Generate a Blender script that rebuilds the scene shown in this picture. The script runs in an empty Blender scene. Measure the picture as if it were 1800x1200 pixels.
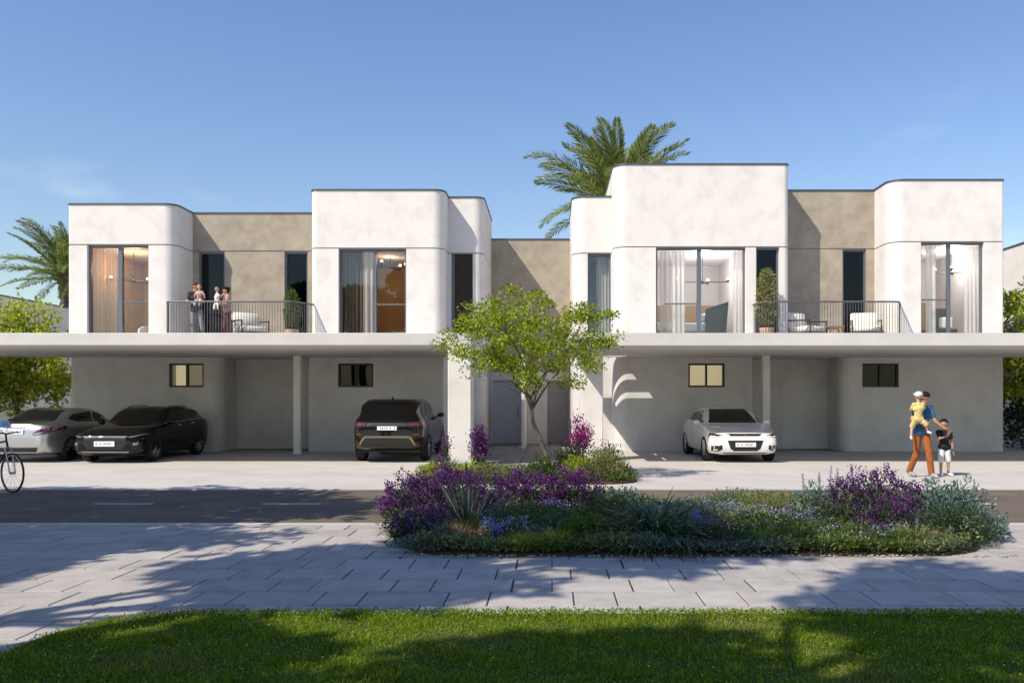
import bpy, bmesh, math, random
import numpy as np
from mathutils import Vector, Matrix
from mathutils.bvhtree import BVHTree
from mathutils.geometry import delaunay_2d_cdt
rnd = random.Random(7)
RS = np.random.RandomState(11)
S = bpy.context.scene
COL = S.collection

# ---------------------------------------------------------------- camera, light, exposure
F = 1500.0                      # focal length in photograph pixels (1800 wide)
cd = bpy.data.cameras.new('camera')
cam = bpy.data.objects.new('camera', cd); COL.objects.link(cam)
cam.location = (0, 0, 1.65); cam.rotation_euler = (math.radians(90), 0, 0)
cd.sensor_width = 36; cd.lens = 36 * F / 1800
cd.shift_x = -70 / 1800; cd.shift_y = 100 / 1800
cd.clip_end = 3000; cd.clip_start = 0.05
S.camera = cam

SUN = Vector((-0.714, -0.625, 1.0)).normalized()
w = bpy.data.worlds.new('World'); S.world = w; w.use_nodes = True
nt = w.node_tree; nt.nodes.clear()
out = nt.nodes.new('ShaderNodeOutputWorld'); bg = nt.nodes.new('ShaderNodeBackground')
sky = nt.nodes.new('ShaderNodeTexSky'); sky.sky_type = 'NISHITA'; sky.sun_disc = False
sky.sun_elevation = math.asin(SUN.z); sky.sun_rotation = math.atan2(SUN.x, SUN.y)
sky.air_density = 1.4; sky.dust_density = 0.35; sky.ozone_density = 4.0
bg.inputs['Strength'].default_value = 0.13
# a few small soft clouds near the horizon
tc = nt.nodes.new('ShaderNodeTexCoord'); mp = nt.nodes.new('ShaderNodeMapping')
mp.inputs['Scale'].default_value = (3.2, 3.2, 9.0)
mp.inputs['Location'].default_value = (0.35, 0.2, 0.1)
nz = nt.nodes.new('ShaderNodeTexNoise'); nz.inputs['Scale'].default_value = 2.2; nz.inputs['Detail'].default_value = 9
cr = nt.nodes.new('ShaderNodeValToRGB'); cr.color_ramp.elements[0].position = 0.61; cr.color_ramp.elements[1].position = 0.82
sp = nt.nodes.new('ShaderNodeSeparateXYZ')
hr = nt.nodes.new('ShaderNodeMapRange'); hr.inputs['From Min'].default_value = 0.34; hr.inputs['From Max'].default_value = 0.10
hr.inputs['To Min'].default_value = 0.0; hr.inputs['To Max'].default_value = 0.28
mu = nt.nodes.new('ShaderNodeMath'); mu.operation = 'MULTIPLY'
mx = nt.nodes.new('ShaderNodeMix'); mx.data_type = 'RGBA'; mx.inputs[7].default_value = (8.2, 8.3, 8.8, 1)
L = nt.links.new
L(tc.outputs['Generated'], mp.inputs[0]); L(mp.outputs[0], nz.inputs['Vector']); L(nz.outputs['Fac'], cr.inputs[0])
L(tc.outputs['Generated'], sp.inputs[0]); L(sp.outputs['Z'], hr.inputs['Value'])
L(cr.outputs[0], mu.inputs[0]); L(hr.outputs[0], mu.inputs[1]); L(mu.outputs[0], mx.inputs[0])
hsv = nt.nodes.new('ShaderNodeHueSaturation'); hsv.inputs['Saturation'].default_value = 1.10; hsv.inputs['Hue'].default_value = 0.514
L(sky.outputs[0], hsv.inputs['Color']); L(hsv.outputs[0], mx.inputs[6]); L(mx.outputs[2], bg.inputs['Color']); L(bg.outputs[0], out.inputs[0])

sd = bpy.data.lights.new('sun', 'SUN'); sd.energy = 5.0; sd.angle = math.radians(0.53); sd.color = (1.0, 0.90, 0.76)
sun = bpy.data.objects.new('sun', sd); COL.objects.link(sun); sun.location = (-20, -20, 30)
sun.rotation_euler = (-SUN).to_track_quat('-Z', 'Y').to_euler()
S.view_settings.view_transform = 'Standard'; S.view_settings.look = 'None'
S.view_settings.exposure = 0.24; S.view_settings.gamma = 1; S.view_settings.use_curve_mapping = False
S.cycles.use_denoising = True
S.cycles.max_bounces = 8; S.cycles.transparent_max_bounces = 12

# ---------------------------------------------------------------- helpers
def P(px, py, Y):
    s = Y / F
    return Vector(((px - 970) * s, Y, 1.65 - (py - 700) * s))
def X(px, Y): return (px - 970) * Y / F
def Z(py, Y): return 1.65 - (py - 700) * Y / F

def new_mat(name):
    m = bpy.data.materials.new(name); m.use_nodes = True
    return m, m.node_tree, m.node_tree.nodes['Principled BSDF']
def simple(name, col, rough=0.5, metal=0.0, spec=0.5, coat=0.0, emit=None, es=0):
    m, t, b = new_mat(name)
    b.inputs['Base Color'].default_value = (*col, 1); b.inputs['Roughness'].default_value = rough
    b.inputs['Metallic'].default_value = metal; b.inputs['Specular IOR Level'].default_value = spec
    b.inputs['Coat Weight'].default_value = coat; b.inputs['Coat Roughness'].default_value = 0.03
    if emit: b.inputs['Emission Color'].default_value = (*emit, 1); b.inputs['Emission Strength'].default_value = es
    return m
def noisy(name, c1, c2, scale=3.0, rough=0.8, bump=0.15, bscale=60, detail=8, stretch=(1, 1, 1), obj_rand=0.0, c3=None, spec=0.3, big=0.0, coord='Object'):
    m, t, b = new_mat(name); N = t.nodes.new; l = t.links.new
    tc = N('ShaderNodeTexCoord'); mp = N('ShaderNodeMapping'); mp.inputs['Scale'].default_value = stretch
    l(tc.outputs[coord], mp.inputs[0])
    vec = mp.outputs[0]
    if obj_rand:
        oi = N('ShaderNodeObjectInfo'); ad = N('ShaderNodeVectorMath'); ad.operation = 'ADD'
        l(vec, ad.inputs[0]); l(oi.outputs['Location'], ad.inputs[1]); vec = ad.outputs[0]
    n1 = N('ShaderNodeTexNoise'); n1.inputs['Scale'].default_value = scale; n1.inputs['Detail'].default_value = detail
    n1.inputs['Roughness'].default_value = 0.62
    l(vec, n1.inputs['Vector'])
    r = N('ShaderNodeValToRGB'); r.color_ramp.elements[0].position = 0.33; r.color_ramp.elements[1].position = 0.68
    r.color_ramp.elements[0].color = (*c1, 1); r.color_ramp.elements[1].color = (*c2, 1)
    if c3:
        e = r.color_ramp.elements.new(0.5); e.color = (*c3, 1)
    l(n1.outputs['Fac'], r.inputs[0]); colo = r.outputs[0]
    if big:
        n3 = N('ShaderNodeTexNoise'); n3.inputs['Scale'].default_value = scale * 0.23; n3.inputs['Detail'].default_value = 3
        l(vec, n3.inputs['Vector'])
        mr = N('ShaderNodeMapRange'); mr.inputs[1].default_value = 0.3; mr.inputs[2].default_value = 0.7
        mr.inputs[3].default_value = 1 - big; mr.inputs[4].default_value = 1 + big * 0.4
        l(n3.outputs['Fac'], mr.inputs[0])
        vm = N('ShaderNodeVectorMath'); vm.operation = 'SCALE'; l(colo, vm.inputs[0]); l(mr.outputs[0], vm.inputs['Scale']); colo = vm.outputs[0]
    if obj_rand:
        mr = N('ShaderNodeMapRange'); mr.inputs[3].default_value = 1 - obj_rand; mr.inputs[4].default_value = 1 + obj_rand
        l(oi.outputs['Random'], mr.inputs[0])
        vm = N('ShaderNodeVectorMath'); vm.operation = 'SCALE'; l(colo, vm.inputs[0]); l(mr.outputs[0], vm.inputs['Scale']); colo = vm.outputs[0]
    l(colo, b.inputs['Base Color'])
    b.inputs['Roughness'].default_value = rough; b.inputs['Specular IOR Level'].default_value = spec
    if bump:
        n2 = N('ShaderNodeTexNoise'); n2.inputs['Scale'].default_value = bscale; n2.inputs['Detail'].default_value = 5
        l(vec, n2.inputs['Vector'])
        bp = N('ShaderNodeBump'); bp.inputs['Strength'].default_value = bump; bp.inputs['Distance'].default_value = 0.02
        l(n2.outputs['Fac'], bp.inputs['Height']); l(bp.outputs[0], b.inputs['Normal'])
    return m
def leafy(name, cols, rough=0.5, trans=0.3, spec=0.35):
    """colour picked per leaf; part of the light passes through the leaf"""
    m, t, b = new_mat(name); N = t.nodes.new; l = t.links.new
    g = N('ShaderNodeNewGeometry'); r = N('ShaderNodeValToRGB')
    el = r.color_ramp.elements
    for i, c in enumerate(cols):
        p = i / max(1, len(cols) - 1)
        e = el[i] if i < 2 and len(cols) > 1 else el.new(p)
        e.position = p; e.color = (*c, 1)
    l(g.outputs['Random Per Island'], r.inputs[0])
    l(r.outputs[0], b.inputs['Base Color']); b.inputs['Roughness'].default_value = rough
    b.inputs['Specular IOR Level'].default_value = spec
    tr = N('ShaderNodeBsdfTranslucent'); mixs = N('ShaderNodeMixShader'); mixs.inputs[0].default_value = trans
    hs = N('ShaderNodeHueSaturation'); hs.inputs['Value'].default_value = 1.5; hs.inputs['Saturation'].default_value = 1.1
    l(r.outputs[0], hs.inputs['Color']); l(hs.outputs[0], tr.inputs[0])
    l(b.outputs[0], mixs.inputs[1]); l(tr.outputs[0], mixs.inputs[2])
    l(mixs.outputs[0], t.nodes['Material Output'].inputs[0])
    return m
def glass(name, tint=(0.8, 0.86, 0.88), base=0.10, rough=0.0):
    m = bpy.data.materials.new(name); m.use_nodes = True; t = m.node_tree; t.nodes.clear(); N = t.nodes.new; l = t.links.new
    o = N('ShaderNodeOutputMaterial'); tr = N('ShaderNodeBsdfTransparent'); tr.inputs[0].default_value = (*tint, 1)
    gl = N('ShaderNodeBsdfGlossy'); gl.inputs['Roughness'].default_value = rough
    lw = N('ShaderNodeLayerWeight'); lw.inputs['Blend'].default_value = 0.5
    pw = N('ShaderNodeMath'); pw.operation = 'POWER'; pw.inputs[1].default_value = 4.5; l(lw.outputs['Facing'], pw.inputs[0]); fr = pw
    ad = N('ShaderNodeMath'); ad.operation = 'ADD'; ad.inputs[1].default_value = base + 0.06; ad.use_clamp = True
    mi = N('ShaderNodeMixShader'); l(fr.outputs[0], ad.inputs[0]); l(ad.outputs[0], mi.inputs[0])
    l(tr.outputs[0], mi.inputs[1]); l(gl.outputs[0], mi.inputs[2]); l(mi.outputs[0], o.inputs[0])
    return m

M = {}
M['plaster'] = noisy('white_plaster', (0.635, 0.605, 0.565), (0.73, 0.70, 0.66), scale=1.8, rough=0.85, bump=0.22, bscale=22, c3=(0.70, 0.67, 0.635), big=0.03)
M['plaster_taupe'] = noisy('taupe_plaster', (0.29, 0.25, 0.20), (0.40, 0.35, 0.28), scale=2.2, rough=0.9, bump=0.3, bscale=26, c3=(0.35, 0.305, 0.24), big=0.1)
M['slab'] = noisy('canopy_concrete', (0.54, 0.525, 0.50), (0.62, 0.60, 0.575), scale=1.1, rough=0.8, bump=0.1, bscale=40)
M['plaster_shaded'] = noisy('shaded_white_plaster', (0.53, 0.52, 0.515), (0.63, 0.62, 0.615), scale=1.5, rough=0.85, bump=0.22, bscale=22, c3=(0.59, 0.58, 0.575), big=0.06)  # same white plaster as the upper floor, carport shade put into its colour
M['flash'] = simple('flashing_metal', (0.10, 0.11, 0.13), 0.45, 0.6)
M['groove'] = simple('shadow_joint', (0.30, 0.28, 0.26), 0.9)
M['alu'] = simple('grey_aluminium', (0.13, 0.15, 0.18), 0.4, 0.3)
M['alu_dark'] = simple('dark_bronze_aluminium', (0.025, 0.021, 0.018), 0.4, 0.3)
M['glass'] = glass('window_glass', tint=(0.96, 0.975, 0.98), base=0.0)
M['glass_dark'] = glass('tinted_glass', tint=(0.50, 0.54, 0.56), base=-0.035)
M['rail'] = simple('railing_metal', (0.12, 0.12, 0.13), 0.45, 0.5)
M['doorgrey'] = noisy('grey_door_paint', (0.54, 0.53, 0.52), (0.60, 0.585, 0.57), scale=2, bump=0.05)
M['doortaupe'] = noisy('taupe_door', (0.30, 0.265, 0.235), (0.36, 0.32, 0.285), scale=4, bump=0.1, stretch=(8, 8, .6))
M['darkwood'] = noisy('dark_wood', (0.035, 0.024, 0.018), (0.075, 0.052, 0.038), scale=5, bump=0.1, stretch=(9, 9, .5), rough=0.6)
M['wood'] = noisy('oak_wood', (0.30, 0.17, 0.08), (0.42, 0.26, 0.13), scale=5, bump=0.1, stretch=(9, 9, .6), rough=0.5)
M['warmwall'] = noisy('ochre_wall', (0.44, 0.27, 0.14), (0.55, 0.35, 0.19), scale=1.2, bump=0.05)
M['paleroom'] = noisy('pale_pink_wall', (0.60, 0.56, 0.55), (0.66, 0.62, 0.61), scale=1.2, bump=0.03)
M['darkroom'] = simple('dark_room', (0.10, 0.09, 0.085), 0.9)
M['roomceil'] = simple('room_ceiling', (0.62, 0.52, 0.42), 0.9)
M['roomfloor'] = noisy('parquet', (0.20, 0.12, 0.07), (0.30, 0.19, 0.11), scale=4, stretch=(1, 6, 1), rough=0.45, bump=0.05)
M['palefloor'] = noisy('pale_oak_floor', (0.46, 0.38, 0.29), (0.56, 0.47, 0.37), scale=4, stretch=(1, 6, 1), rough=0.5, bump=0.05)
M['paleceil'] = simple('white_ceiling', (0.80, 0.76, 0.74), 0.9)
M['curtain'] = noisy('ivory_curtain', (0.72, 0.69, 0.66), (0.80, 0.77, 0.74), scale=8, bump=0.05, rough=0.9)
M['curtain_brown'] = noisy('brown_curtain', (0.13, 0.085, 0.06), (0.19, 0.13, 0.095), scale=8, bump=0.05, rough=0.9)
M['curtain_sheer'] = noisy('sheer_curtain', (0.62, 0.58, 0.55), (0.70, 0.66, 0.63), scale=8, bump=0.05, rough=0.9)
M['concrete'] = noisy('pale_concrete', (0.43, 0.41, 0.375), (0.51, 0.485, 0.45), scale=0.9, rough=0.85, bump=0.12, bscale=70, big=0.07, c3=(0.48, 0.455, 0.42))
M['asphalt'] = noisy('asphalt', (0.110, 0.088, 0.066), (0.165, 0.136, 0.104), scale=1.3, rough=0.9, bump=0.4, bscale=160, big=0.12, detail=12)
M['tile'] = noisy('paving_stone', (0.31, 0.29, 0.27), (0.42, 0.395, 0.37), scale=3.2, rough=0.75, bump=0.3, bscale=90, obj_rand=0.09, c3=(0.375, 0.35, 0.328), detail=12)
M['joint'] = noisy('joint_sand', (0.035, 0.03, 0.026), (0.07, 0.06, 0.05), scale=30, rough=1, bump=0.3)
M['courttile'] = noisy('courtyard_stone', (0.20, 0.18, 0.16), (0.28, 0.255, 0.23), scale=2.5, rough=0.8, bump=0.2, obj_rand=0.08)
M['sand'] = noisy('sandy_ground', (0.36, 0.30, 0.22), (0.50, 0.43, 0.33), scale=0.4, rough=1, bump=0.3, bscale=12)
M['soil'] = noisy('soil', (0.030, 0.022, 0.015), (0.085, 0.062, 0.042), scale=14, rough=1, bump=0.9, bscale=70)
M['turf'] = noisy('turf_soil', (0.03, 0.05, 0.010), (0.07, 0.10, 0.02), scale=6, rough=1, bump=0.6, bscale=60)
M['paint'] = noisy('road_paint', (0.26, 0.25, 0.23), (0.62, 0.60, 0.57), scale=9, rough=0.8, bump=0.1)
M['bark'] = noisy('bark', (0.085, 0.065, 0.05), (0.22, 0.17, 0.13), scale=10, rough=0.95, bump=0.8, bscale=34, stretch=(1, 1, .35))
M['palmbark'] = noisy('palm_bark', (0.10, 0.075, 0.05), (0.24, 0.18, 0.12), scale=7, rough=0.95, bump=1.0, bscale=18)
M['tyre'] = noisy('tyre_rubber', (0.012, 0.012, 0.012), (0.022, 0.022, 0.022), scale=20, rough=0.8, bump=0.1)
M['chrome'] = simple('chrome', (0.72, 0.72, 0.72), 0.12, 1.0)
M['alloy'] = simple('alloy', (0.42, 0.42, 0.43), 0.35, 0.55)
M['blacktrim'] = simple('black_trim', (0.012, 0.012, 0.012), 0.4)
M['carglass'] = simple('car_glass', (0.010, 0.009, 0.008), 0.03, 0.0, 0.45)
M['paint_white'] = simple('white_car_paint', (0.78, 0.77, 0.75), 0.28, 0.0, 0.5, coat=1.0)
M['paint_black'] = simple('black_car_paint', (0.004, 0.0035, 0.003), 0.4, 0.0, 0.0, coat=0.75)
M['paint_bronze'] = simple('bronze_black_car_paint', (0.010, 0.007, 0.004), 0.35, 0.25, 0.05, coat=0.8)
M['paint_silver'] = simple('silver_car_paint', (0.50, 0.50, 0.52), 0.28, 0.75, 0.5, coat=1.0)
M['lampred'] = simple('red_lamp_glass', (0.10, 0.006, 0.004), 0.15, 0, 0.8, coat=1)
M['lampclear'] = simple('clear_lamp', (0.42, 0.42, 0.44), 0.08, 0.55, 0.8, coat=1)
M['plate'] = simple('number_plate', (0.80, 0.80, 0.80), 0.4)
M['ink'] = simple('plate_lettering', (0.03, 0.03, 0.04), 0.6)
M['cushion'] = noisy('ivory_fabric', (0.72, 0.68, 0.61), (0.80, 0.76, 0.69), scale=14, rough=0.95, bump=0.2)
M['terracotta'] = noisy('pale_clay', (0.46, 0.29, 0.18), (0.58, 0.38, 0.25), scale=6, rough=0.9, bump=0.2)
M['blackmetal'] = simple('black_metal', (0.015, 0.013, 0.012), 0.45, 0.4)
M['bulb'] = simple('glowing_bulb', (1, 0.8, 0.55), 0.5, emit=(1, 0.72, 0.40), es=7)
M['litblind'] = simple('lit_room', (0.7, 0.6, 0.4), 0.9, emit=(1.0, 0.78, 0.48), es=0.30)
M['litblind_dim'] = simple('dim_lit_room', (0.06, 0.05, 0.04), 0.9, emit=(1.0, 0.70, 0.42), es=0.025)
# foliage
M['palm_leaf'] = leafy('palm_leaflets', [(0.07, 0.12, 0.03), (0.16, 0.21, 0.05), (0.36, 0.36, 0.13)], 0.5, 0.3, 0.2)
M['tree_leaf'] = leafy('bright_tree_leaves', [(0.07, 0.12, 0.010), (0.21, 0.28, 0.015), (0.44, 0.48, 0.05)], 0.5, 0.38, 0.25)
M['hedge_leaf'] = leafy('yellow_green_leaves', [(0.13, 0.19, 0.02), (0.27, 0.33, 0.035), (0.48, 0.48, 0.09)], 0.5, 0.45, 0.25)
M['dark_leaf'] = leafy('dark_leaves', [(0.018, 0.034, 0.012), (0.035, 0.065, 0.02), (0.06, 0.095, 0.03)], 0.5, 0.25)
M['green_leaf'] = leafy('green_leaves', [(0.035, 0.07, 0.014), (0.07, 0.12, 0.02), (0.13, 0.18, 0.035)], 0.5, 0.3)
M['olive_leaf'] = leafy('olive_leaves', [(0.09, 0.11, 0.035), (0.20, 0.21, 0.07), (0.34, 0.33, 0.13)], 0.5, 0.3)
M['teal_leaf'] = leafy('grey_teal_leaves', [(0.045, 0.085, 0.065), (0.09, 0.15, 0.12), (0.19, 0.27, 0.23)], 0.6, 0.2)
M['rosette'] = leafy('rosette_blades', [(0.04, 0.065, 0.04), (0.08, 0.115, 0.075), (0.17, 0.19, 0.17)], 0.7, 0.2)
M['grey_blade'] = leafy('grey_green_blades', [(0.09, 0.11, 0.10), (0.17, 0.20, 0.19), (0.33, 0.34, 0.36)], 0.6, 0.15)
M['purple_fl'] = leafy('purple_petals', [(0.045, 0.008, 0.065), (0.09, 0.017, 0.12), (0.19, 0.055, 0.225)], 0.6, 0.35)
M['magenta_fl'] = leafy('magenta_petals', [(0.32, 0.02, 0.17), (0.52, 0.05, 0.30), (0.68, 0.16, 0.45)], 0.6, 0.35)
M['lav_fl'] = leafy('lavender_petals', [(0.20, 0.18, 0.40), (0.34, 0.31, 0.56), (0.55, 0.52, 0.72)], 0.6, 0.3)
M['blue_fl'] = leafy('blue_petals', [(0.09, 0.10, 0.42), (0.16, 0.18, 0.58), (0.30, 0.32, 0.72)], 0.6, 0.3)
M['white_fl'] = leafy('white_petals', [(0.6, 0.58, 0.55), (0.75, 0.72, 0.7)], 0.6, 0.3)
M['rust_leaf'] = leafy('rust_leaves', [(0.14, 0.07, 0.03), (0.24, 0.12, 0.05), (0.30, 0.20, 0.07)], 0.6, 0.25)
M['grass'] = leafy('grass_blades', [(0.06, 0.11, 0.008), (0.145, 0.23, 0.014), (0.34, 0.39, 0.05)], 0.7, 0.42, 0.1)
M['stem'] = simple('stem', (0.10, 0.11, 0.05), 0.8)
M['skin'] = simple('skin', (0.52, 0.29, 0.19), 0.5)
M['skin_tan'] = simple('tanned_skin', (0.40, 0.21, 0.13), 0.5)
M['hair_dark'] = simple('dark_hair', (0.018, 0.011, 0.008), 0.85, spec=0.15)
M['hair_red'] = simple('reddish_brown_hair', (0.10, 0.032, 0.015), 0.8, spec=0.2)
M['hair_blond'] = simple('light_brown_hair', (0.32, 0.19, 0.10), 0.6)
def cloth(n, c): return noisy(n, tuple(v * 0.68 for v in c), c, scale=7, rough=0.95, bump=1.0, bscale=11)
def sheer(name, col, op):
    m = bpy.data.materials.new(name); m.use_nodes = True; t = m.node_tree; b = t.nodes['Principled BSDF']; b.inputs['Base Color'].default_value = (*col, 1); b.inputs['Roughness'].default_value = 1
    tl = t.nodes.new('ShaderNodeBsdfTranslucent'); tl.inputs[0].default_value = (*col, 1); tp = t.nodes.new('ShaderNodeBsdfTransparent')
    a = t.nodes.new('ShaderNodeMixShader'); a.inputs[0].default_value = .4; c = t.nodes.new('ShaderNodeMixShader'); c.inputs[0].default_value = op
    t.links.new(b.outputs[0], a.inputs[1]); t.links.new(tl.outputs[0], a.inputs[2]); t.links.new(tp.outputs[0], c.inputs[1]); t.links.new(a.outputs[0], c.inputs[2])
    t.links.new(c.outputs[0], t.nodes['Material Output'].inputs[0]); return m
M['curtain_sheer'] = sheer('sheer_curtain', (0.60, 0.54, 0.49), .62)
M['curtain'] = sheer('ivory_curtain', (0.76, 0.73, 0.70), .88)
M['c_blue'] = cloth('teal_blue_cotton', (0.045, 0.13, 0.24)); M['c_orange'] = cloth('rust_orange_cotton', (0.33, 0.105, 0.032))
M['c_yellow'] = cloth('yellow_cotton', (0.78, 0.60, 0.24)); M['c_white'] = cloth('white_cotton', (0.74, 0.74, 0.75))
M['c_black'] = cloth('black_cotton', (0.02, 0.02, 0.022)); M['c_grey'] = cloth('grey_denim', (0.30, 0.31, 0.35))
M['c_charcoal'] = cloth('charcoal_knit', (0.07, 0.06, 0.07)); M['c_pink'] = cloth('dusty_pink_cotton', (0.55, 0.36, 0.31))
M['c_maroon'] = cloth('maroon_cotton', (0.17, 0.06, 0.055)); M['c_paleblue'] = cloth('pale_blue_cotton', (0.30, 0.42, 0.52))
M['shoe_grey'] = cloth('grey_canvas', (0.35, 0.37, 0.40))
M['helmet'] = simple('light_blue_helmet', (0.25, 0.42, 0.58), 0.25, coat=0.6)

def tag(o, label=None, cat=None, group=None, kind=None):
    if label: o['label'] = label
    if cat: o['category'] = cat
    if group: o['group'] = group
    if kind: o['kind'] = kind
    return o
def thing(name, label, cat, loc=(0, 0, 0), rz=0, group=None):
    o = bpy.data.objects.new(name, None); COL.objects.link(o); o.empty_display_size = 0.2
    o.location = loc; o.rotation_euler = (0, 0, rz)
    return tag(o, label, cat, group)
def link(name, me, mats, parent=None):
    o = bpy.data.objects.new(name, me); COL.objects.link(o)
    if mats is not None:
        for m in (mats if isinstance(mats, (list, tuple)) else [mats]): me.materials.append(m)
    if parent: o.parent = parent
    return o
def smooth(me, ang=None):
    me.polygons.foreach_set('use_smooth', [True] * len(me.polygons))
    if ang:
        bm = bmesh.new(); bm.from_mesh(me)
        for e in bm.edges:
            if len(e.link_faces) == 2 and e.calc_face_angle(0) > math.radians(ang): e.smooth = False
        bm.to_mesh(me); bm.free()
def copy_tree(o, loc=None, rz=None, label=None, group=None):
    r = o.copy(); COL.objects.link(r)
    if loc is not None: r.location = loc
    if rz is not None: r.rotation_euler = (0, 0, rz)
    if label: r['label'] = label
    if group: r['group'] = group
    for ch in list(o.children):
        c = ch.copy(); COL.objects.link(c); c.parent = r
        for g in list(ch.children):
            d = g.copy(); COL.objects.link(d); d.parent = c
    return r

class MB:
    def __init__(s): s.v = []; s.f = []
    def add(s, vs, fs):
        n = len(s.v); s.v += [tuple(v) for v in vs]; s.f += [tuple(i + n for i in f) for f in fs]; return s
    def box(s, x0, x1, y0, y1, z0, z1):
        return s.add([(x0, y0, z0), (x1, y0, z0), (x1, y1, z0), (x0, y1, z0), (x0, y0, z1), (x1, y0, z1), (x1, y1, z1), (x0, y1, z1)],
                     [(0, 3, 2, 1), (4, 5, 6, 7), (0, 1, 5, 4), (1, 2, 6, 5), (2, 3, 7, 6), (3, 0, 4, 7)])
    def tube(s, pts, r, seg=8, caps=True):
        pts = [Vector(p) for p in pts]; n = len(pts)
        rr = r if isinstance(r, (list, tuple)) else [r] * n
        vs = []; up = None
        for i, p in enumerate(pts):
            d = (pts[min(i + 1, n - 1)] - pts[max(i - 1, 0)]).normalized()
            if up is None:
                up = d.orthogonal().normalized()
            else:
                up = (up - d * up.dot(d)); up = up.normalized() if up.length > 1e-6 else d.orthogonal().normalized()
            b = d.cross(up)
            for k in range(seg):
                a = 2 * math.pi * k / seg
                vs.append(p + (up * math.cos(a) + b * math.sin(a)) * rr[i])
        fs = [(i * seg + k, i * seg + (k + 1) % seg, (i + 1) * seg + (k + 1) % seg, (i + 1) * seg + k) for i in range(n - 1) for k in range(seg)]
        if caps:
            fs.append(tuple(range(seg))[::-1]); fs.append(tuple((n - 1) * seg + k for k in range(seg)))
        return s.add(vs, fs)
    def lathe(s, prof, c=(0, 0, 0), axis='z', seg=24, closed=False):
        vs = []; n = len(prof)
        for (r, h) in prof:
            for k in range(seg):
                a = 2 * math.pi * k / seg; u, v = r * math.cos(a), r * math.sin(a)
                q = (u, v, h) if axis == 'z' else ((h, u, v) if axis == 'x' else (v, h, u))
                vs.append((q[0] + c[0], q[1] + c[1], q[2] + c[2]))
        fs = [(i * seg + k, i * seg + (k + 1) % seg, (i + 1) % n * seg + (k + 1) % seg, (i + 1) % n * seg + k)
              for i in range(n if closed else n - 1) for k in range(seg)]
        if not closed:
            if prof[0][0] > 1e-4: fs.append(tuple(range(seg))[::-1])
            if prof[-1][0] > 1e-4: fs.append(tuple((n - 1) * seg + k for k in range(seg)))
        return s.add(vs, fs)
    def ball(s, c, r, seg=12, rings=8):
        if not isinstance(r, (tuple, list, Vector)): r = (r, r, r)
        prof = [(max(1e-5, math.sin(math.pi * i / rings)), -math.cos(math.pi * i / rings)) for i in range(rings + 1)]
        vs = []
        for (q, h) in prof:
            for k in range(seg):
                a = 2 * math.pi * k / seg; vs.append((c[0] + q * math.cos(a) * r[0], c[1] + q * math.sin(a) * r[1], c[2] + h * r[2]))
        fs = [(i * seg + k, i * seg + (k + 1) % seg, (i + 1) * seg + (k + 1) % seg, (i + 1) * seg + k) for i in range(rings) for k in range(seg)]
        return s.add(vs, fs)
    def prism(s, poly, z0, z1):
        n = len(poly)
        return s.add([(x, y, z0) for x, y in poly] + [(x, y, z1) for x, y in poly],
                     [tuple(range(n))[::-1], tuple(range(n, 2 * n))] + [(i, (i + 1) % n, n + (i + 1) % n, n + i) for i in range(n)])
    def build(s, name, mat, parent=None, local=False, smo=None, bevel=0, fix=True):
        vs = s.v
        if parent is not None and not local:
            iw = world_of(parent).inverted(); vs = [tuple(iw @ Vector(v)) for v in vs]
        me = bpy.data.meshes.new(name); me.from_pydata(vs, [], s.f)
        if fix or bevel:
            bm = bmesh.new(); bm.from_mesh(me)
            if bevel: bmesh.ops.bevel(bm, geom=bm.edges[:], offset=bevel, segments=1, affect='EDGES', clamp_overlap=True)
            if fix: bmesh.ops.recalc_face_normals(bm, faces=bm.faces[:])
            bm.to_mesh(me); bm.free()
        if smo: smooth(me, smo)
        return link(name, me, mat, parent)
def world_of(o):
    m = o.matrix_basis.copy()
    while o.parent:
        o = o.parent; m = o.matrix_basis @ m
    return m

def offset_path(path, d):
    """shift a plan polyline to its left by d (mitred)"""
    n = len(path); res = []
    for i in range(n):
        ns = []
        if i > 0: a = (Vector(path[i]) - Vector(path[i - 1])).normalized(); ns.append(Vector((-a.y, a.x)))
        if i < n - 1: a = (Vector(path[i + 1]) - Vector(path[i])).normalized(); ns.append(Vector((-a.y, a.x)))
        if len(ns) == 2:
            m = (ns[0] + ns[1]).normalized(); k = d / max(0.3, m.dot(ns[0])); res.append(tuple(Vector(path[i]) + m * k))
        else: res.append(tuple(Vector(path[i]) + ns[0] * d))
    return res
def rounded(pts, radii, seg=8):
    res = []
    for i, p in enumerate(pts):
        r = radii[i]
        if r <= 0 or i in (0, len(pts) - 1): res.append(tuple(p)); continue
        p = Vector(p); a = (Vector(pts[i - 1]) - p).normalized(); b = (Vector(pts[i + 1]) - p).normalized()
        ang = a.angle(b); t = r / math.tan(ang / 2); c = p + (a + b).normalized() * (r / math.sin(ang / 2))
        s0 = p + a * t - c; s1 = p + b * t - c
        a0 = math.atan2(s0.y, s0.x); a1 = math.atan2(s1.y, s1.x); da = (a1 - a0 + math.pi) % (2 * math.pi) - math.pi
        for k in range(seg + 1): res.append((c.x + r * math.cos(a0 + da * k / seg), c.y + r * math.sin(a0 + da * k / seg)))
    return res
def cut_path(path, cuts, y):
    subs = []; cur = [path[0]]
    for i in range(len(path) - 1):
        a, b = path[i], path[i + 1]
        if abs(a[1] - y) < 1e-4 and abs(b[1] - y) < 1e-4:
            for (x0, x1) in sorted(cuts):
                if a[0] - 1e-6 <= x0 and x1 <= b[0] + 1e-6:
                    cur.append((x0, y)); subs.append(cur); cur = [(x1, y)]
        cur.append(b)
    subs.append(cur); return subs
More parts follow.
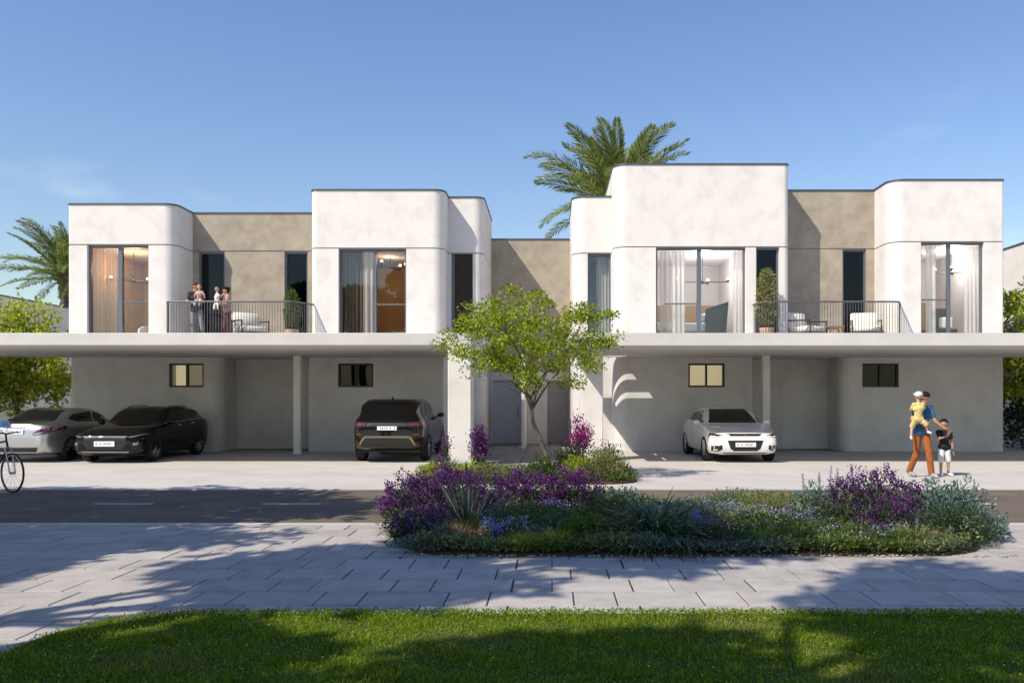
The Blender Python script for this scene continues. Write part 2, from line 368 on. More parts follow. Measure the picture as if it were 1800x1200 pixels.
def wall(mb, path, z0, z1, t=0.3, inset=0.0):
    o = offset_path(path, inset) if inset else path
    inn = offset_path(path, inset + t); n = len(path)
    vs = [(x, y, z0) for x, y in o] + [(x, y, z1) for x, y in o] + [(x, y, z0) for x, y in inn] + [(x, y, z1) for x, y in inn]
    fs = []
    for i in range(n - 1):
        fs += [(i, i + 1, n + i + 1, n + i), (2 * n + i + 1, 2 * n + i, 3 * n + i, 3 * n + i + 1),
               (n + i, n + i + 1, 3 * n + i + 1, 3 * n + i), (i + 1, i, 2 * n + i, 2 * n + i + 1)]
    fs += [(0, n, 3 * n, 2 * n), (n - 1, 3 * n - 1, 4 * n - 1, 2 * n - 1)]
    mb.add(vs, fs)

# leaf clouds (numpy)
def unit(a): return a / np.maximum(1e-9, np.linalg.norm(a, axis=1, keepdims=True))
def leaf_obj(name, Pp, D, Ln, W, mat, parent=None, fold=0.15, kind=None):
    Pp = np.asarray(Pp, float); N = len(Pp); D = unit(np.asarray(D, float))
    Ln = np.broadcast_to(np.asarray(Ln, float).reshape(-1, 1), (N, 1)); W = np.broadcast_to(np.asarray(W, float).reshape(-1, 1), (N, 1))
    side = unit(np.cross(D, RS.normal(size=(N, 3)))); nor = np.cross(D, side)
    mid = Pp + D * Ln * 0.45 + nor * Ln * fold * 0.3
    V = np.stack([Pp, mid + side * W * .5 - nor * Ln * fold, Pp + D * Ln, mid - side * W * .5 - nor * Ln * fold], 1).reshape(-1, 3)
    if parent is not None:
        iw = np.array(world_of(parent).inverted()); V = V @ iw[:3, :3].T + iw[:3, 3]
    me = bpy.data.meshes.new(name); b = np.arange(N)[:, None] * 4
    Fi = np.concatenate([b + [0, 1, 2], b + [0, 2, 3]], 1).reshape(-1)
    fast_mesh(me, V, Fi, 3)
    o = link(name, me, mat, parent)
    if kind: o['kind'] = kind
    return o
def fast_mesh(me, V, Fi, k):
    nf = len(Fi) // k
    me.vertices.add(len(V)); me.vertices.foreach_set('co', np.ascontiguousarray(V, dtype=np.float32).ravel())
    me.loops.add(len(Fi)); me.loops.foreach_set('vertex_index', np.ascontiguousarray(Fi, dtype=np.int32))
    me.polygons.add(nf); me.polygons.foreach_set('loop_start', np.arange(nf, dtype=np.int32) * k)
    me.update(calc_edges=True)
def blades_obj(name, Pp, D, Ln, W, arch, mat, parent=None, kind=None):
    """curved tapering blades: three segments each; arch bends them down and outward"""
    Pp = np.asarray(Pp, float); N = len(Pp); D = unit(np.asarray(D, float)); Ln = np.asarray(Ln, float).reshape(-1, 1) * np.ones((N, 1)); W = np.asarray(W, float).reshape(-1, 1) * np.ones((N, 1))
    horiz = D.copy(); horiz[:, 2] = 0; horiz = unit(horiz + RS.normal(size=(N, 3)) * [1e-3, 1e-3, 0])
    side = np.stack([-horiz[:, 1], horiz[:, 0], np.zeros(N)], 1)
    tw = RS.uniform(-.7, .7, (N, 1)); side = unit(side * np.cos(tw) + horiz * np.sin(tw))
    a = np.broadcast_to(np.asarray(arch, float).reshape(-1, 1), (N, 1)) * RS.uniform(.5, 1.4, (N, 1))
    V = []
    for t, wf in ((0, 1.0), (.4, .95), (.75, .6)):
        c = Pp + D * Ln * t + horiz * Ln * a * t * t * .6 - np.array([0, 0, 1]) * Ln * a * t * t * .8
        V += [c - side * W * wf / 2, c + side * W * wf / 2]
    V.append(Pp + D * Ln + horiz * Ln * a * .6 - np.array([0, 0, 1]) * Ln * a * .8)
    V = np.stack(V, 1).reshape(-1, 3)
    if parent is not None:
        iw = np.array(world_of(parent).inverted()); V = V @ iw[:3, :3].T + iw[:3, 3]
    b = np.arange(N)[:, None] * 7
    Fi = np.concatenate([b + [0, 1, 3], b + [0, 3, 2], b + [2, 3, 5], b + [2, 5, 4], b + [4, 5, 6]], 1).reshape(-1)
    me = bpy.data.meshes.new(name); fast_mesh(me, V, Fi, 3)
    o = link(name, me, mat, parent)
    if kind: o['kind'] = kind
    return o
# ---------------------------------------------------------------- ground
YW = 26.6; YR = 27.9; YB4 = 27.57; YM = 31.0; YS = 20.6
ROAD0, ROAD1 = 11.15, 15.66
FLOOR = 3.45
def sheet(name, x0, x1, y0, y1, z, mat, thick=0.0):
    mb = MB()
    if thick: mb.box(x0, x1, y0, y1, z - thick, z)
    else: mb.add([(x0, y0, z), (x1, y0, z), (x1, y1, z), (x0, y1, z)], [(0, 1, 2, 3)])
    return tag(mb.build(name, mat), kind='structure')
sheet('ground', -900, 900, -700, 1500, -0.10, M['sand'])
sheet('road', -120, 120, ROAD0 + 0.01, ROAD1 - 0.01, -0.012, M['asphalt'], 0.08)
rm = MB()
for xc in np.arange(-40, 40, 1.0):
    pass
dash = MB(); dx = X(165, 13.45)
k = -12
while k < 14:
    x0 = dx + k * 2.66
    if not (-1.6 < x0 < 4.0): dash.box(x0, x0 + .92, 13.41, 13.50, -0.012, -0.006)
    k += 1
tag(dash.build('road_marking', M['paint']), kind='structure')
# driveway and carport floor: long concrete strips with a joint between them
drive = sheet('driveway', -60, 60, ROAD1, 34, -0.03, M['concrete'], 0.05)
dmesh = {}
def paver(key, w_, d_, h_, mat, bev=0.006):
    if key not in dmesh:
        o = MB().box(0, w_, 0, d_, -h_, 0).build('tmp', mat, bevel=bev); dmesh[key] = o.data; bpy.data.objects.remove(o)
    return dmesh[key]
for (ya, yb) in ((ROAD1, 20.45), (20.47, YW)):
    wd = 15.6; x = -31.2 + (0.0 if ya < 18 else 2.1)
    while x < 31:
        o = bpy.data.objects.new('concrete_panel', paver(('c', ya), wd - 0.012, yb - ya, 0.03, M['concrete'])); COL.objects.link(o)
        o.parent = drive; o.location = (x, ya, 0.0); x += wd
kb = bpy.data.objects.new('k', None)
sheet('kerb', -60, 60, ROAD1 - 0.16, ROAD1 - 0.012, 0.004, M['concrete'], 0.1)
# courtyard paving between the two houses
court = sheet('courtyard_path', -2.25, 0.62, 20.7, 31, 0.004, M['joint'], 0.03)
for j in range(17):
    for i in range(4):
        o = bpy.data.objects.new('tile', paver('ct', 0.70, 0.585, 0.02, M['courttile'])); COL.objects.link(o)
        o.parent = court; o.location = (-2.22 + i * 0.712, 20.75 + j * 0.598, 0.016 + rnd.uniform(-.001, .001))

# paving of alternating long and short stones
pav = sheet('pavement', -30, 30, 4.6, ROAD0, -0.009, M['joint'], 0.07)
rows = []; b0 = 6.33 - 0.49 * 4
while b0 < ROAD0 - 0.05:
    rows.append(b0); b0 += 0.49
cand = []
for ri, y0 in enumerate(rows):
    y1 = min(y0 + 0.49, ROAD0)
    A = (ri % 2 == 0)
    for k in range(-26, 27):
        if A: segs = [(1.05 * k, 1.05 * k + .705), (1.05 * k + .705, 1.05 * (k + 1))]
        else: segs = [(.18 + 1.05 * k, .53 + 1.05 * k), (.53 + 1.05 * k, .18 + 1.05 * (k + 1))]
        for (xa, xb) in segs: cand.append((xa, xb, y0, y1))
def in_view(c):
    xm = (c[0] + c[1]) / 2; ym = (c[2] + c[3]) / 2
    px = 970 + xm * F / ym; py = 700 + 1.65 * F / ym
    hid = (ym < 6.3 and xm > -3.2) or (9.2 < ym and -1.3 < xm < 4.4)
    return -60 < px < 1860 and py < 1300 and not hid
vis = [c for c in cand if in_view(c)]; rest = [c for c in cand if not in_view(c)]
vis.sort(key=lambda c: c[2]); rest += vis[295:]; vis = vis[:295]
def stone_key(c): return ('p', round(c[1] - c[0], 2), round(c[3] - c[2], 2))
for c in vis:
    g = 0.013
    o = bpy.data.objects.new('paving_stone', paver(stone_key(c), c[1] - c[0] - g, c[3] - c[2] - .027, 0.035, M['tile'], 0.004)); COL.objects.link(o)
    o.parent = pav; o.location = (c[0] + g / 2, c[2] + g / 2, rnd.uniform(-.0015, .0025)); o.rotation_euler = (rnd.uniform(-.002, .002), rnd.uniform(-.002, .002), 0)
mb = MB()
for c in rest:
    if c[2] < 6.3 and c[0] > -3.2: continue
    mb.box(c[0] + .005, c[1] - .005, c[2] + .004, c[3] - .004, -0.03, rnd.uniform(-.0015, .0025))
o = mb.build('far_paving_stones', M['tile'], pav); o['kind'] = 'stuff'
sheet('kerb_stone', -60, 60, ROAD0 - 0.02, ROAD0 + 0.10, 0.012, M['concrete'], 0.12)

# lawn
lawn_edge = [(-3.52, -8.0), (-3.52, 5.75), (-3.47, 6.0), (-3.33, 6.25), (-3.1, 6.42), (-2.75, 6.5), (14, 6.52), (14, -8)]
mb = MB(); mb.prism(lawn_edge, -0.08, 0.012)
tag(mb.build('lawn_soil', M['turf']), kind='structure')
def inside(poly, x, y):
    r = np.zeros(len(x), bool); n = len(poly)
    for i in range(n):
        x0, y0 = poly[i]; x1, y1 = poly[(i + 1) % n]
        c = ((y0 > y) != (y1 > y)); xi = (x1 - x0) * (y - y0) / (y1 - y0 + 1e-12) + x0
        r ^= c & (x < xi)
    return r
nb = 330000
xs = RS.uniform(-3.6, 6.5, nb); ys = 6.58 - RS.power(1.6, nb)[::-1] * 3.0
ys = 6.60 - (1 - RS.power(1.35, nb)) * 3.2 if False else RS.uniform(3.6, 6.60, nb)
jx = xs + RS.normal(0, .025, nb); jy = ys + RS.normal(0, .03, nb)
wob = 0.035 * np.sin(xs * 7.0) + 0.03 * np.sin(xs * 17 + 1) + .02 * np.sin(xs * 41 + 2) + .015 * np.sin(xs * 83)
ok = inside(lawn_edge, jx, jy - wob * (ys > 6.2))
xs, ys = xs[ok], ys[ok]
clump = 0.5 + 0.25 * np.sin(xs * 9 + np.sin(ys * 7) * 2) + 0.25 * np.sin(ys * 11 + xs * 4)
ok = RS.uniform(0, 1, len(xs)) < 0.72 + 0.28 * clump; xs, ys, clump = xs[ok], ys[ok], clump[ok]
n = len(xs)
D = np.stack([RS.normal(0, .5, n), RS.normal(0, .5, n), np.ones(n)], 1)
M['grass_dry'] = leafy('dry_grass_blades', [(0.12, 0.14, 0.02), (0.22, 0.24, 0.05), (0.36, 0.34, 0.12)], 0.7, 0.4, 0.1)
pt = np.sin(xs * 2.1 + 1.3 * np.sin(ys * 1.7)) * np.sin(ys * 3.1 + xs) + RS.normal(0, .35, n)
dry = pt > .75
blades_obj('dry_grass', np.stack([xs, ys, np.full(n, .01)], 1)[dry], D[dry], RS.uniform(.02, .05, dry.sum()), .004, .4, M['grass_dry'], kind='stuff')
xs, ys, clump, D = xs[~dry], ys[~dry], clump[~dry], D[~dry]; n = len(xs)
blades_obj('grass', np.stack([xs, ys, np.full(n, .01)], 1), D, (0.020 + 0.022 * RS.rand(n) + .035 * RS.rand(n) ** 6) * (0.6 + .8 * clump), RS.uniform(.0028, .0055, n), .35, M['grass'], kind='stuff')
# small round clover leaves and white flecks along the lawn
nc = 26000
xs = RS.uniform(-3.6, 6.5, nc); ys = np.concatenate([RS.uniform(3.7, 6.6, nc // 2), 6.56 - np.abs(RS.normal(0, .12, nc - nc // 2))])
ok = inside(lawn_edge, xs, ys - .03); xs, ys = xs[ok], ys[ok]; n = len(xs)
leaf_obj('clover', np.stack([xs, ys, RS.uniform(.02, .05, n)], 1), np.stack([RS.normal(0, 1, n), RS.normal(0, 1, n), RS.uniform(.1, .9, n)], 1), RS.uniform(.010, .02, n), RS.uniform(.010, .018, n), M['grass'], kind='stuff')
n = 150; xs = RS.uniform(-3.3, 6.2, n); ys = RS.uniform(4.2, 6.4, n)
leaf_obj('tiny_flowers', np.stack([xs, ys, RS.uniform(.045, .065, n)], 1), np.stack([RS.normal(0, 1, n), RS.normal(0, 1, n), RS.uniform(.1, .9, n)], 1), .011, .010, M['white_fl'], kind='stuff')

# ---------------------------------------------------------------- the houses
def bigwin(house, x0, x1, z0, z1, y, mull=(), trans=(), fr=0.06, depth=0.10, gm='glass', fm='alu', label=None):
    mb = MB()
    mb.box(x0, x0 + fr, y, y + depth, z0, z1); mb.box(x1 - fr, x1, y, y + depth, z0, z1)
    mb.box(x0 + fr, x1 - fr, y, y + depth, z1 - fr, z1); mb.box(x0 + fr, x1 - fr, y, y + depth, z0, z0 + fr)
    xs = [x0 + fr]
    for (m, mw) in mull:
        mb.box(m - mw / 2, m + mw / 2, y - .003, y + depth, z0 + fr, z1 - fr); xs += [m - mw / 2, m + mw / 2]
    xs.append(x1 - fr)
    for (a, b, z) in trans:
        mb.box(a, b, y + .01, y + .05, z - .022, z + .022)
    w_ = mb.build('window', M[fm], house)
    if label: w_['label'] = label
    for i in range(0, len(xs), 2):
        MB().box(xs[i], xs[i + 1], y + .06, y + .072, z0 + fr, z1 - fr).build('pane', M[gm], w_)
    return w_
def room(house, x0, x1, y0, y1, z0, z1, wm, cm='roomceil', fm='roomfloor'):
    mb = MB()
    mb.box(x0 - .05, x0, y0, y1, z0, z1); mb.box(x1, x1 + .05, y0, y1, z0, z1); mb.box(x0 - .05, x1 + .05, y1, y1 + .05, z0, z1)
    mb.build('room_wall', M[wm], house)
    MB().box(x0 - .05, x1 + .05, y0, y1 + .05, z1, z1 + .05).build('ceiling', M[cm], house)
    MB().box(x0 - .05, x1 + .05, y0, y1 + .05, z0 - .05, z0).build('room_floor', M[fm], house)
def curtain(x0, x1, y, z0, z1, mat, label, waves=None, group=None):
    waves = waves or max(2, int((x1 - x0) / .11)); n = waves * 8; t = []
    for i in range(n + 1):
        u = i / n; t.append((x0 + (x1 - x0) * u, y + .045 * math.sin(u * waves * 2 * math.pi) + .012 * math.sin(u * waves * 4.7)))
    mb = MB(); vs = []
    for k, zz in enumerate((z0, (z0 + z1) / 2, z1)):
        for (xx, yy) in t: vs.append((xx + (0.01 * math.sin(xx * 31) if k == 0 else 0), y + (yy - y) * (1.25, 1, .8)[k], zz))
    m_ = n + 1
    mb.add(vs, [(r * m_ + i, r * m_ + i + 1, (r + 1) * m_ + i + 1, (r + 1) * m_ + i) for r in range(2) for i in range(n)])
    o = mb.build('curtain', M[mat], smo=80, fix=False); return tag(o, label, 'curtain', group)

def block(house, path, cuts, zg, ztop, mat, y=YW, t=0.3, zbase=3.2, cap=True):
    mb = MB()
    for sp_ in cut_path(path, cuts, y): wall(mb, sp_, zbase, zg - .018, t)
    wall(mb, path, zg + .018, ztop, t)
    mb.build('wall', M[mat], house)
    g = MB(); 
    wall(g, path, zg - .018, zg + .018, t - .03, .03)
    g.build('shadow_joint', M['groove'], house)
    if cap:
        c = MB(); wall(c, path, ztop, ztop + .05, t + .06, -.025); c.build('parapet_cap', M['flash'], house)

LH = thing('townhouse', 'pair of white two-storey townhouses left of the small courtyard tree', 'house', (-8.5, 30, 0))
RH = thing('townhouse', 'pair of white two-storey townhouses right of the small courtyard tree, with the tallest block', 'house', (7.5, 30, 0))
zt1, zg1 = 7.68, 6.44; zt3, zg3 = 8.12, 6.33; zt6, zg6 = 8.92, 6.37; zt8, zg8 = 8.43, 6.53
# upper blocks: plan outlines
B1 = rounded([(-15.08, 33), (-15.08, YW), (-11.74, YW), (-11.74, 33)], [0, .07, .36, 0])
B3 = rounded([(-7.52, 33), (-7.52, YW), (-3.35, YW), (-3.35, 33)], [0, .20, .36, 0])
B4 = rounded([(-3.47, YB4), (-2.2, YB4), (-2.2, 31.2)], [0, .33, 0])
T2 = [(-11.9, YR), (-7.4, YR)]
B5 = rounded([(.66, 31.2), (.66, YB4), (2.05, YB4)], [0, .45, 0])
B6 = rounded([(1.93, 33), (1.93, YW), (7.40, YW), (7.40, 33)], [0, .45, .18, 0])
T7 = [(7.25, YR), (10.7, YR)]
B8 = rounded([(10.55, 33), (10.55, YW), (14.09, YW), (14.09, 33)], [0, .45, .06, 0])
def wx(a, b, Y=YW): return (X(a, Y), X(b, Y))
w1 = wx(153, 261); w3 = wx(595, 714); w6 = wx(1153, 1311); w6b = wx(1329, 1370); w8 = wx(1619, 1730)
w4 = wx(793, 831, YB4); w5 = wx(1033, 1074, YB4)
d2 = wx(349, 395, YR); d2b = wx(500, 541, YR); d7 = wx(1481, 1523, YR)
block(LH, B1, [w1], zg1, zt1, 'plaster')
block(LH, B3, [w3], zg3, zt3, 'plaster')
block(LH, B4, [w4], 6.34, 8.12, 'plaster', y=YB4)
block(LH, T2, [d2, d2b], 6.46, 7.68, 'plaster_taupe', y=YR)
block(RH, B5, [w5], 6.34, 8.14, 'plaster', y=YB4)
block(RH, B6, [w6, w6b], zg6, zt6, 'plaster')
block(RH, T7, [d7], 6.54, 8.42, 'plaster_taupe', y=YR)
block(RH, B8, [w8], zg8, zt8, 'plaster')
m = MB(); wall(m, [(-2.35, YM), (.8, YM)], 2.6, 7.40, .3); m.build('wall', M['plaster_taupe'], LH)
m = MB(); wall(m, [(-2.35, YM), (.8, YM)], 7.40, 7.45, .36, -.025); m.build('parapet_cap', M['flash'], LH)
# roofs and rear walls
for H, rs in ((LH, [(-14.8, -11.98, 26.85, 33, 7.2), (-11.8, -7.5, 28.15, 33, 7.2), (-7.3, -3.6, 26.85, 33, 7.6), (-3.4, -2.45, 27.8, 33, 7.4), (-2.2, .7, 31.25, 33, 7.0)]),
              (RH, [(.9, 2.0, 27.8, 33, 7.4), (2.2, 7.2, 26.85, 33, 8.2), (7.3, 10.6, 28.15, 33, 7.9), (10.8, 13.85, 26.85, 33, 7.9)])):
    m = MB()
    for (a, b, c, d, z) in rs: m.box(a, b, c, d, z - .2, z)
    m.build('roof', M['slab'], H)
MB().box(-15.08, .7, 33.0, 33.3, 0, 7.3).build('wall', M['plaster'], LH)
MB().box(.72, 14.09, 33.0, 33.3, 0, 8.0).build('wall', M['plaster'], RH)

# ground floor walls
gwins = [wx(297, 358), wx(594, 656), wx(1210, 1274), wx(1516, 1580)]
zw0, zw1 = 2.0, 2.74
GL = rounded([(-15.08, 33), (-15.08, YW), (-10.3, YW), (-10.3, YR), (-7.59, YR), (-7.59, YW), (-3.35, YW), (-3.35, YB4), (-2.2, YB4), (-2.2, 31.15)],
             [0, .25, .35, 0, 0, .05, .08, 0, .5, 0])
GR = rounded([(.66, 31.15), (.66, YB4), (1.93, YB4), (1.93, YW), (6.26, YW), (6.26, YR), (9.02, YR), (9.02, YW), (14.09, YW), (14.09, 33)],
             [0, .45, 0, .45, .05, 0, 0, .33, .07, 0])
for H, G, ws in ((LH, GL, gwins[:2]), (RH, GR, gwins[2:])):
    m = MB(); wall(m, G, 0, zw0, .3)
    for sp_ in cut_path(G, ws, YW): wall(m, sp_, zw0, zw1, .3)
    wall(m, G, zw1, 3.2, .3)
    m.build('wall', M['plaster_shaded'], H)
for i, (a, b) in enumerate(gwins):
    H = LH if i < 2 else RH
    wn = bigwin(H, a, b, zw0, zw1, YW + .04, mull=(((a + b) / 2, .06),), fr=.055, depth=.08, gm='glass' if i in (0, 2) else 'glass_dark', fm='alu_dark')
    mid = (a + b) / 2
    if i == 0:
        wn['label'] = 'small dark-framed window with a light on behind its left pane'
        MB().box(a, a + .36, YW + .5, YW + .52, zw0 - .1, zw1 + .1).build('blind', M['litblind'], wn)
        MB().box(a + .36, b, YW + .55, YW + .57, zw0 - .1, zw1 + .1).build('blind', M['litblind_dim'], wn)
    elif i == 2:
        wn['label'] = 'small dark-framed window with warm light in both panes'
        MB().box(a, b, YW + .45, YW + .47, zw0 - .1, zw1 + .1).build('blind', M['litblind'], wn)
    else:
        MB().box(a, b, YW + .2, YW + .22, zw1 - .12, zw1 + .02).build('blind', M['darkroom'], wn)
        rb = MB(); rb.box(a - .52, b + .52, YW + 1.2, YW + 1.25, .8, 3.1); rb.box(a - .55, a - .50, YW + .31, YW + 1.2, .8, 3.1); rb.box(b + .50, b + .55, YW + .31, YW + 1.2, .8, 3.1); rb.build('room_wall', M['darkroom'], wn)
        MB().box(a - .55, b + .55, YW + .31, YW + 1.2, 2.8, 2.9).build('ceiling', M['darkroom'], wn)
# back wall of the entrance yard, with two doors
m = MB()
dl = (X(866, YM), X(916, YM)); dr = (X(962, YM), X(1000, YM))
m.box(-2.35, dl[0], YM, YM + .3, 0, 2.6); m.box(dl[1], dr[0], YM, YM + .3, 0, 2.6); m.box(dr[1], .8, YM, YM + .3, 0, 2.6)
m.box(dl[0], dl[1], YM, YM + .3, 2.3, 2.6); m.box(dr[0], dr[1], YM, YM + .3, 2.3, 2.6)
m.build('wall', M['plaster'], LH)
MB().box(-.98, -.88, 27.6, YM - .002, .02, 3.1).build('wall', M['plaster'], LH)
for (a, b), mt, H, ttl in ((dl, 'doorgrey', LH, 'grey entrance door left of the dividing wall'), (dr, 'doortaupe', RH, 'taupe entrance door right of the dividing wall')):
    d = MB().box(a + .003, b - .003, YM + .08, YM + .14, .02, 2.298).build('door', M[mt], H); d['label'] = ttl
    hx = b - .12 if a < -1 else a + .12
    MB().tube([(hx, YM + .03, .95), (hx, YM + .03, 1.35)], .014).build('handle', M['chrome'], d)
# utility doors inside the carports
for (a, b, H) in ((X(496, YR), X(517, YR) + .35, LH), (X(1343, YR), X(1373, YR), RH)):
    d = MB().box(a, b, YR - .02, YR + .012, .02, 2.19).build('door', M['doorgrey'], H)
    mm = MB(); mm.box(a - .05, a - .002, YR - .028, YR + .01, 0, 2.24); mm.box(b + .002, b + .05, YR - .028, YR + .01, 0, 2.24); mm.box(a - .002, b + .002, YR - .028, YR + .01, 2.192, 2.24)
    mm.build('frame', M['doorgrey'], d)
    MB().tube([(b - .1, YR - .06, 1.02), (b - .22, YR - .06, 1.02)], .011).build('handle', M['chrome'], d)

# carport roofs, columns, pier
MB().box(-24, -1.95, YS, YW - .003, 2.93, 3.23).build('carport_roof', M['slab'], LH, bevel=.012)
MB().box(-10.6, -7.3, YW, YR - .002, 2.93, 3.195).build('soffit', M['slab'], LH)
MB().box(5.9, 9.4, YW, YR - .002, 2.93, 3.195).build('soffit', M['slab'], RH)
slots = [(20.95, 21.9), (22.75, 23.7), (25.62, 25.92), (25.98, 26.28)]
m = MB(); xl, xm_, xr = .42, 2.35, 22
m.box(xm_, xr, YS, YW - .003, 2.93, 3.23)
m.box(xl, .72, YS, YW - .003, 2.93, 3.23)
ya = YS
ends = [1.0, 1.0, 2.25, 2.15]
for (s0, s1), e in zip(slots, ends):
    m.box(.72, xm_, ya, s0, 2.93, 3.23)
    if e < xm_: m.box(e, xm_, s0, s1, 2.93, 3.23)
    ya = s1
m.box(.72, xm_, ya, YW - .003, 2.93, 3.23)
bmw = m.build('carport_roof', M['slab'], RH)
bmx = bmesh.new(); bmx.from_mesh(bmw.data); bmesh.ops.remove_doubles(bmx, verts=bmx.verts[:], dist=1e-4)
bmx.to_mesh(bmw.data); bmx.free()
for px, H in ((523.5, LH), (1346, RH)):
    xc = X(px, 25.4); MB().box(xc - .11, xc + .11, 25.3, 25.52, 0, 2.93).build('column', M['plaster'], H, bevel=.01)
MB().box(X(787, YS), X(828, YS), YS + .01, YS + .75, 0, 2.93).build('pier', M['plaster'], LH, bevel=.015)
MB().box(X(1022, 22.4), X(1060, 22.4), 22.4, 23.1, 0, 2.93).build('pier', M['plaster'], RH, bevel=.015)
# balcony floors
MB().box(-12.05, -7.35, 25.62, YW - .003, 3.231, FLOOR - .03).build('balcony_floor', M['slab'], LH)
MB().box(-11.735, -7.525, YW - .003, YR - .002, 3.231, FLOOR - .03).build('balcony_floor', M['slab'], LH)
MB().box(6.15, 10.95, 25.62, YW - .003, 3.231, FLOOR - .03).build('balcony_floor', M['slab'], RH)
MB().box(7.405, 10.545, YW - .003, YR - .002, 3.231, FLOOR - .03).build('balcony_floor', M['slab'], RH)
def railing(house, path, z0, z1, label):
    pts = rounded(path, [0] + [.28] * (len(path) - 2) + [0], seg=6)
    m = MB(); m.tube([(x, y, z1) for x, y in pts], .026, 8); m.tube([(x, y, z0 + .09) for x, y in pts], .014, 6)
    r = m.build('railing', M['rail'], house, smo=60); r['label'] = label
    d = 0; nxt = .05; bmsh = None
    for i in range(len(pts) - 1):
        a, b = Vector(pts[i]), Vector(pts[i + 1]); L_ = (b - a).length
        while nxt <= d + L_:
            q = a + (b - a) * ((nxt - d) / L_)
            if bmsh is None:
                tmp = MB().box(-.007, .007, -.007, .007, z0, z1 - .02).build('tmp', M['rail']); bmsh = tmp.data; bpy.data.objects.remove(tmp)
            o = bpy.data.objects.new('baluster', bmsh); COL.objects.link(o); o.parent = r
            o.location = Vector((q.x, q.y, 0)) - house.location
            nxt += .085
        d += L_
railing(LH, [(-11.95, YW), (-11.62, 25.75), (-7.8, 25.75), (-7.42, YW)], FLOOR - .03, 4.57, 'dark balcony railing in front of the people')
railing(RH, [(6.28, YW), (6.38, 25.78), (10.5, 25.78), (10.86, YW)], FLOOR - .03, 4.57, 'dark balcony railing in front of the white armchairs')

# windows of the upper floor
fz = FLOOR
bigwin(LH, *w1, fz, zg1 - .018, YW + .12, mull=((X(208, YW), .13),), trans=((X(213, YW), X(258, YW), Z(530, YW)),), label='tall window with a chandelier behind it')
bigwin(LH, *w3, fz, zg3 - .018, YW + .12, mull=((X(658, YW), .08),), trans=((X(661, YW), X(711, YW), Z(534, YW)),), label='tall window with brown curtains')
bigwin(RH, *w6, fz, zg6 - .018, YW + .12, mull=((X(1230, YW), .13),), trans=((X(1170, YW), X(1226, YW), Z(533, YW)),), label='widest window, with a bed behind it')
bigwin(RH, *w6b, fz, zg6 - .018, YW + .12, label='narrow balcony door behind the tall potted plant', gm='glass_dark')
bigwin(RH, *w8, fz, zg8 - .018, YW + .12, mull=((X(1671, YW), .10),), trans=((X(1624, YW), X(1667, YW), Z(526, YW)),), label='tall window with a dark lounge chair behind it')
bigwin(RH, *w5, fz, 6.32, YB4 + .12, label='narrow window with a white curtain behind the tree crown')
bigwin(LH, *d2, fz, 6.44, YR + .08, gm='glass_dark', label='balcony door behind the people')
bigwin(LH, *d2b, fz, 6.44, YR + .08, gm='glass_dark', label='balcony door behind the potted plant')
bigwin(RH, *d7, fz, 6.52, YR + .08, gm='glass_dark', label='balcony door between the white armchairs')
# slatted timber screen in the narrow block
sc = MB().box(w4[0] + .1, w4[1], YB4 + .16, YB4 + .20, fz, 6.32).build('slatted_screen', M['darkwood'], LH)
x = w4[0] + .1
while x < w4[1] - .04:
    MB().box(x + .004, x + .034, YB4 + .12, YB4 + .158, fz, 6.318).build('slat', M['darkwood'], sc); x += .045
MB().box(w4[0], w4[0] + .098, YB4 + .12, YB4 + .2, fz, 6.32).build('frame', M['alu'], sc)

room(LH, -14.7, -12.1, YW + .32, 30.8, fz, 6.48, 'warmwall')
room(LH, -7.1, -3.72, YW + .32, 30.8, fz, 6.38, 'warmwall')
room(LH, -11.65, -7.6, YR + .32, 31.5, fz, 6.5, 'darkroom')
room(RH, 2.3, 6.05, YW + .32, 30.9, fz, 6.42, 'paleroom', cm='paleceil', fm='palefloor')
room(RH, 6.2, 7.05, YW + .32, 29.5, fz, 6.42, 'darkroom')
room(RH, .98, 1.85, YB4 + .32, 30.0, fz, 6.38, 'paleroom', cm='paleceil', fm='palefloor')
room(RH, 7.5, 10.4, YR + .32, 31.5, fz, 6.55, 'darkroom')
room(RH, 10.9, 13.75, YW + .32, 30.9, fz, 6.56, 'paleroom', cm='paleceil', fm='palefloor')
# low timber headboard panels in the two pale rooms
MB().box(2.35, 6.0, 30.84, 30.895, fz, 5.0).build('wall_panel', M['wood'], RH)
MB().box(10.95, 13.7, 30.84, 30.895, fz, 5.1).build('wall_panel', M['wood'], RH)
cy = YW + .42
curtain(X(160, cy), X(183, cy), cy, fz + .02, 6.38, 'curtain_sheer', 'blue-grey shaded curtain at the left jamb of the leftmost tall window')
curtain(X(184, cy), X(203, cy), cy + .1, fz + .02, 6.38, 'curtain_sheer', 'pale curtain bunched beside the thick mullion of the leftmost tall window')
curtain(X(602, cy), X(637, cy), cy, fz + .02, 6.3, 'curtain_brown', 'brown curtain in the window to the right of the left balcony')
curtain(X(639, cy), X(657, cy), cy - .03, fz + .02, 6.3, 'curtain', 'cream curtain next to the brown one, at the middle mullion')
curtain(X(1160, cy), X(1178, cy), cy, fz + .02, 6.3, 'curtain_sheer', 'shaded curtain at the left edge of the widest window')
curtain(X(1180, cy), X(1204, cy), cy - .04, fz + .02, 6.3, 'curtain', 'sunlit white curtain in the left half of the widest window')
curtain(X(1288, cy), X(1308, cy), cy, fz + .02, 6.3, 'curtain', 'white curtain at the right edge of the widest window')
curtain(X(1627, cy), X(1645, cy), cy, fz + .02, 6.46, 'curtain', 'white curtain in the left half of the rightmost tall window')
curtain(X(1694, cy), X(1722, cy), cy, fz + .02, 6.46, 'curtain', 'wide white curtain in the right half of the rightmost tall window')
curtain(X(1048, 28.0), X(1072, 28.0), 28.0, fz + .02, 6.3, 'curtain', 'white curtain in the narrow window above the tree crown')
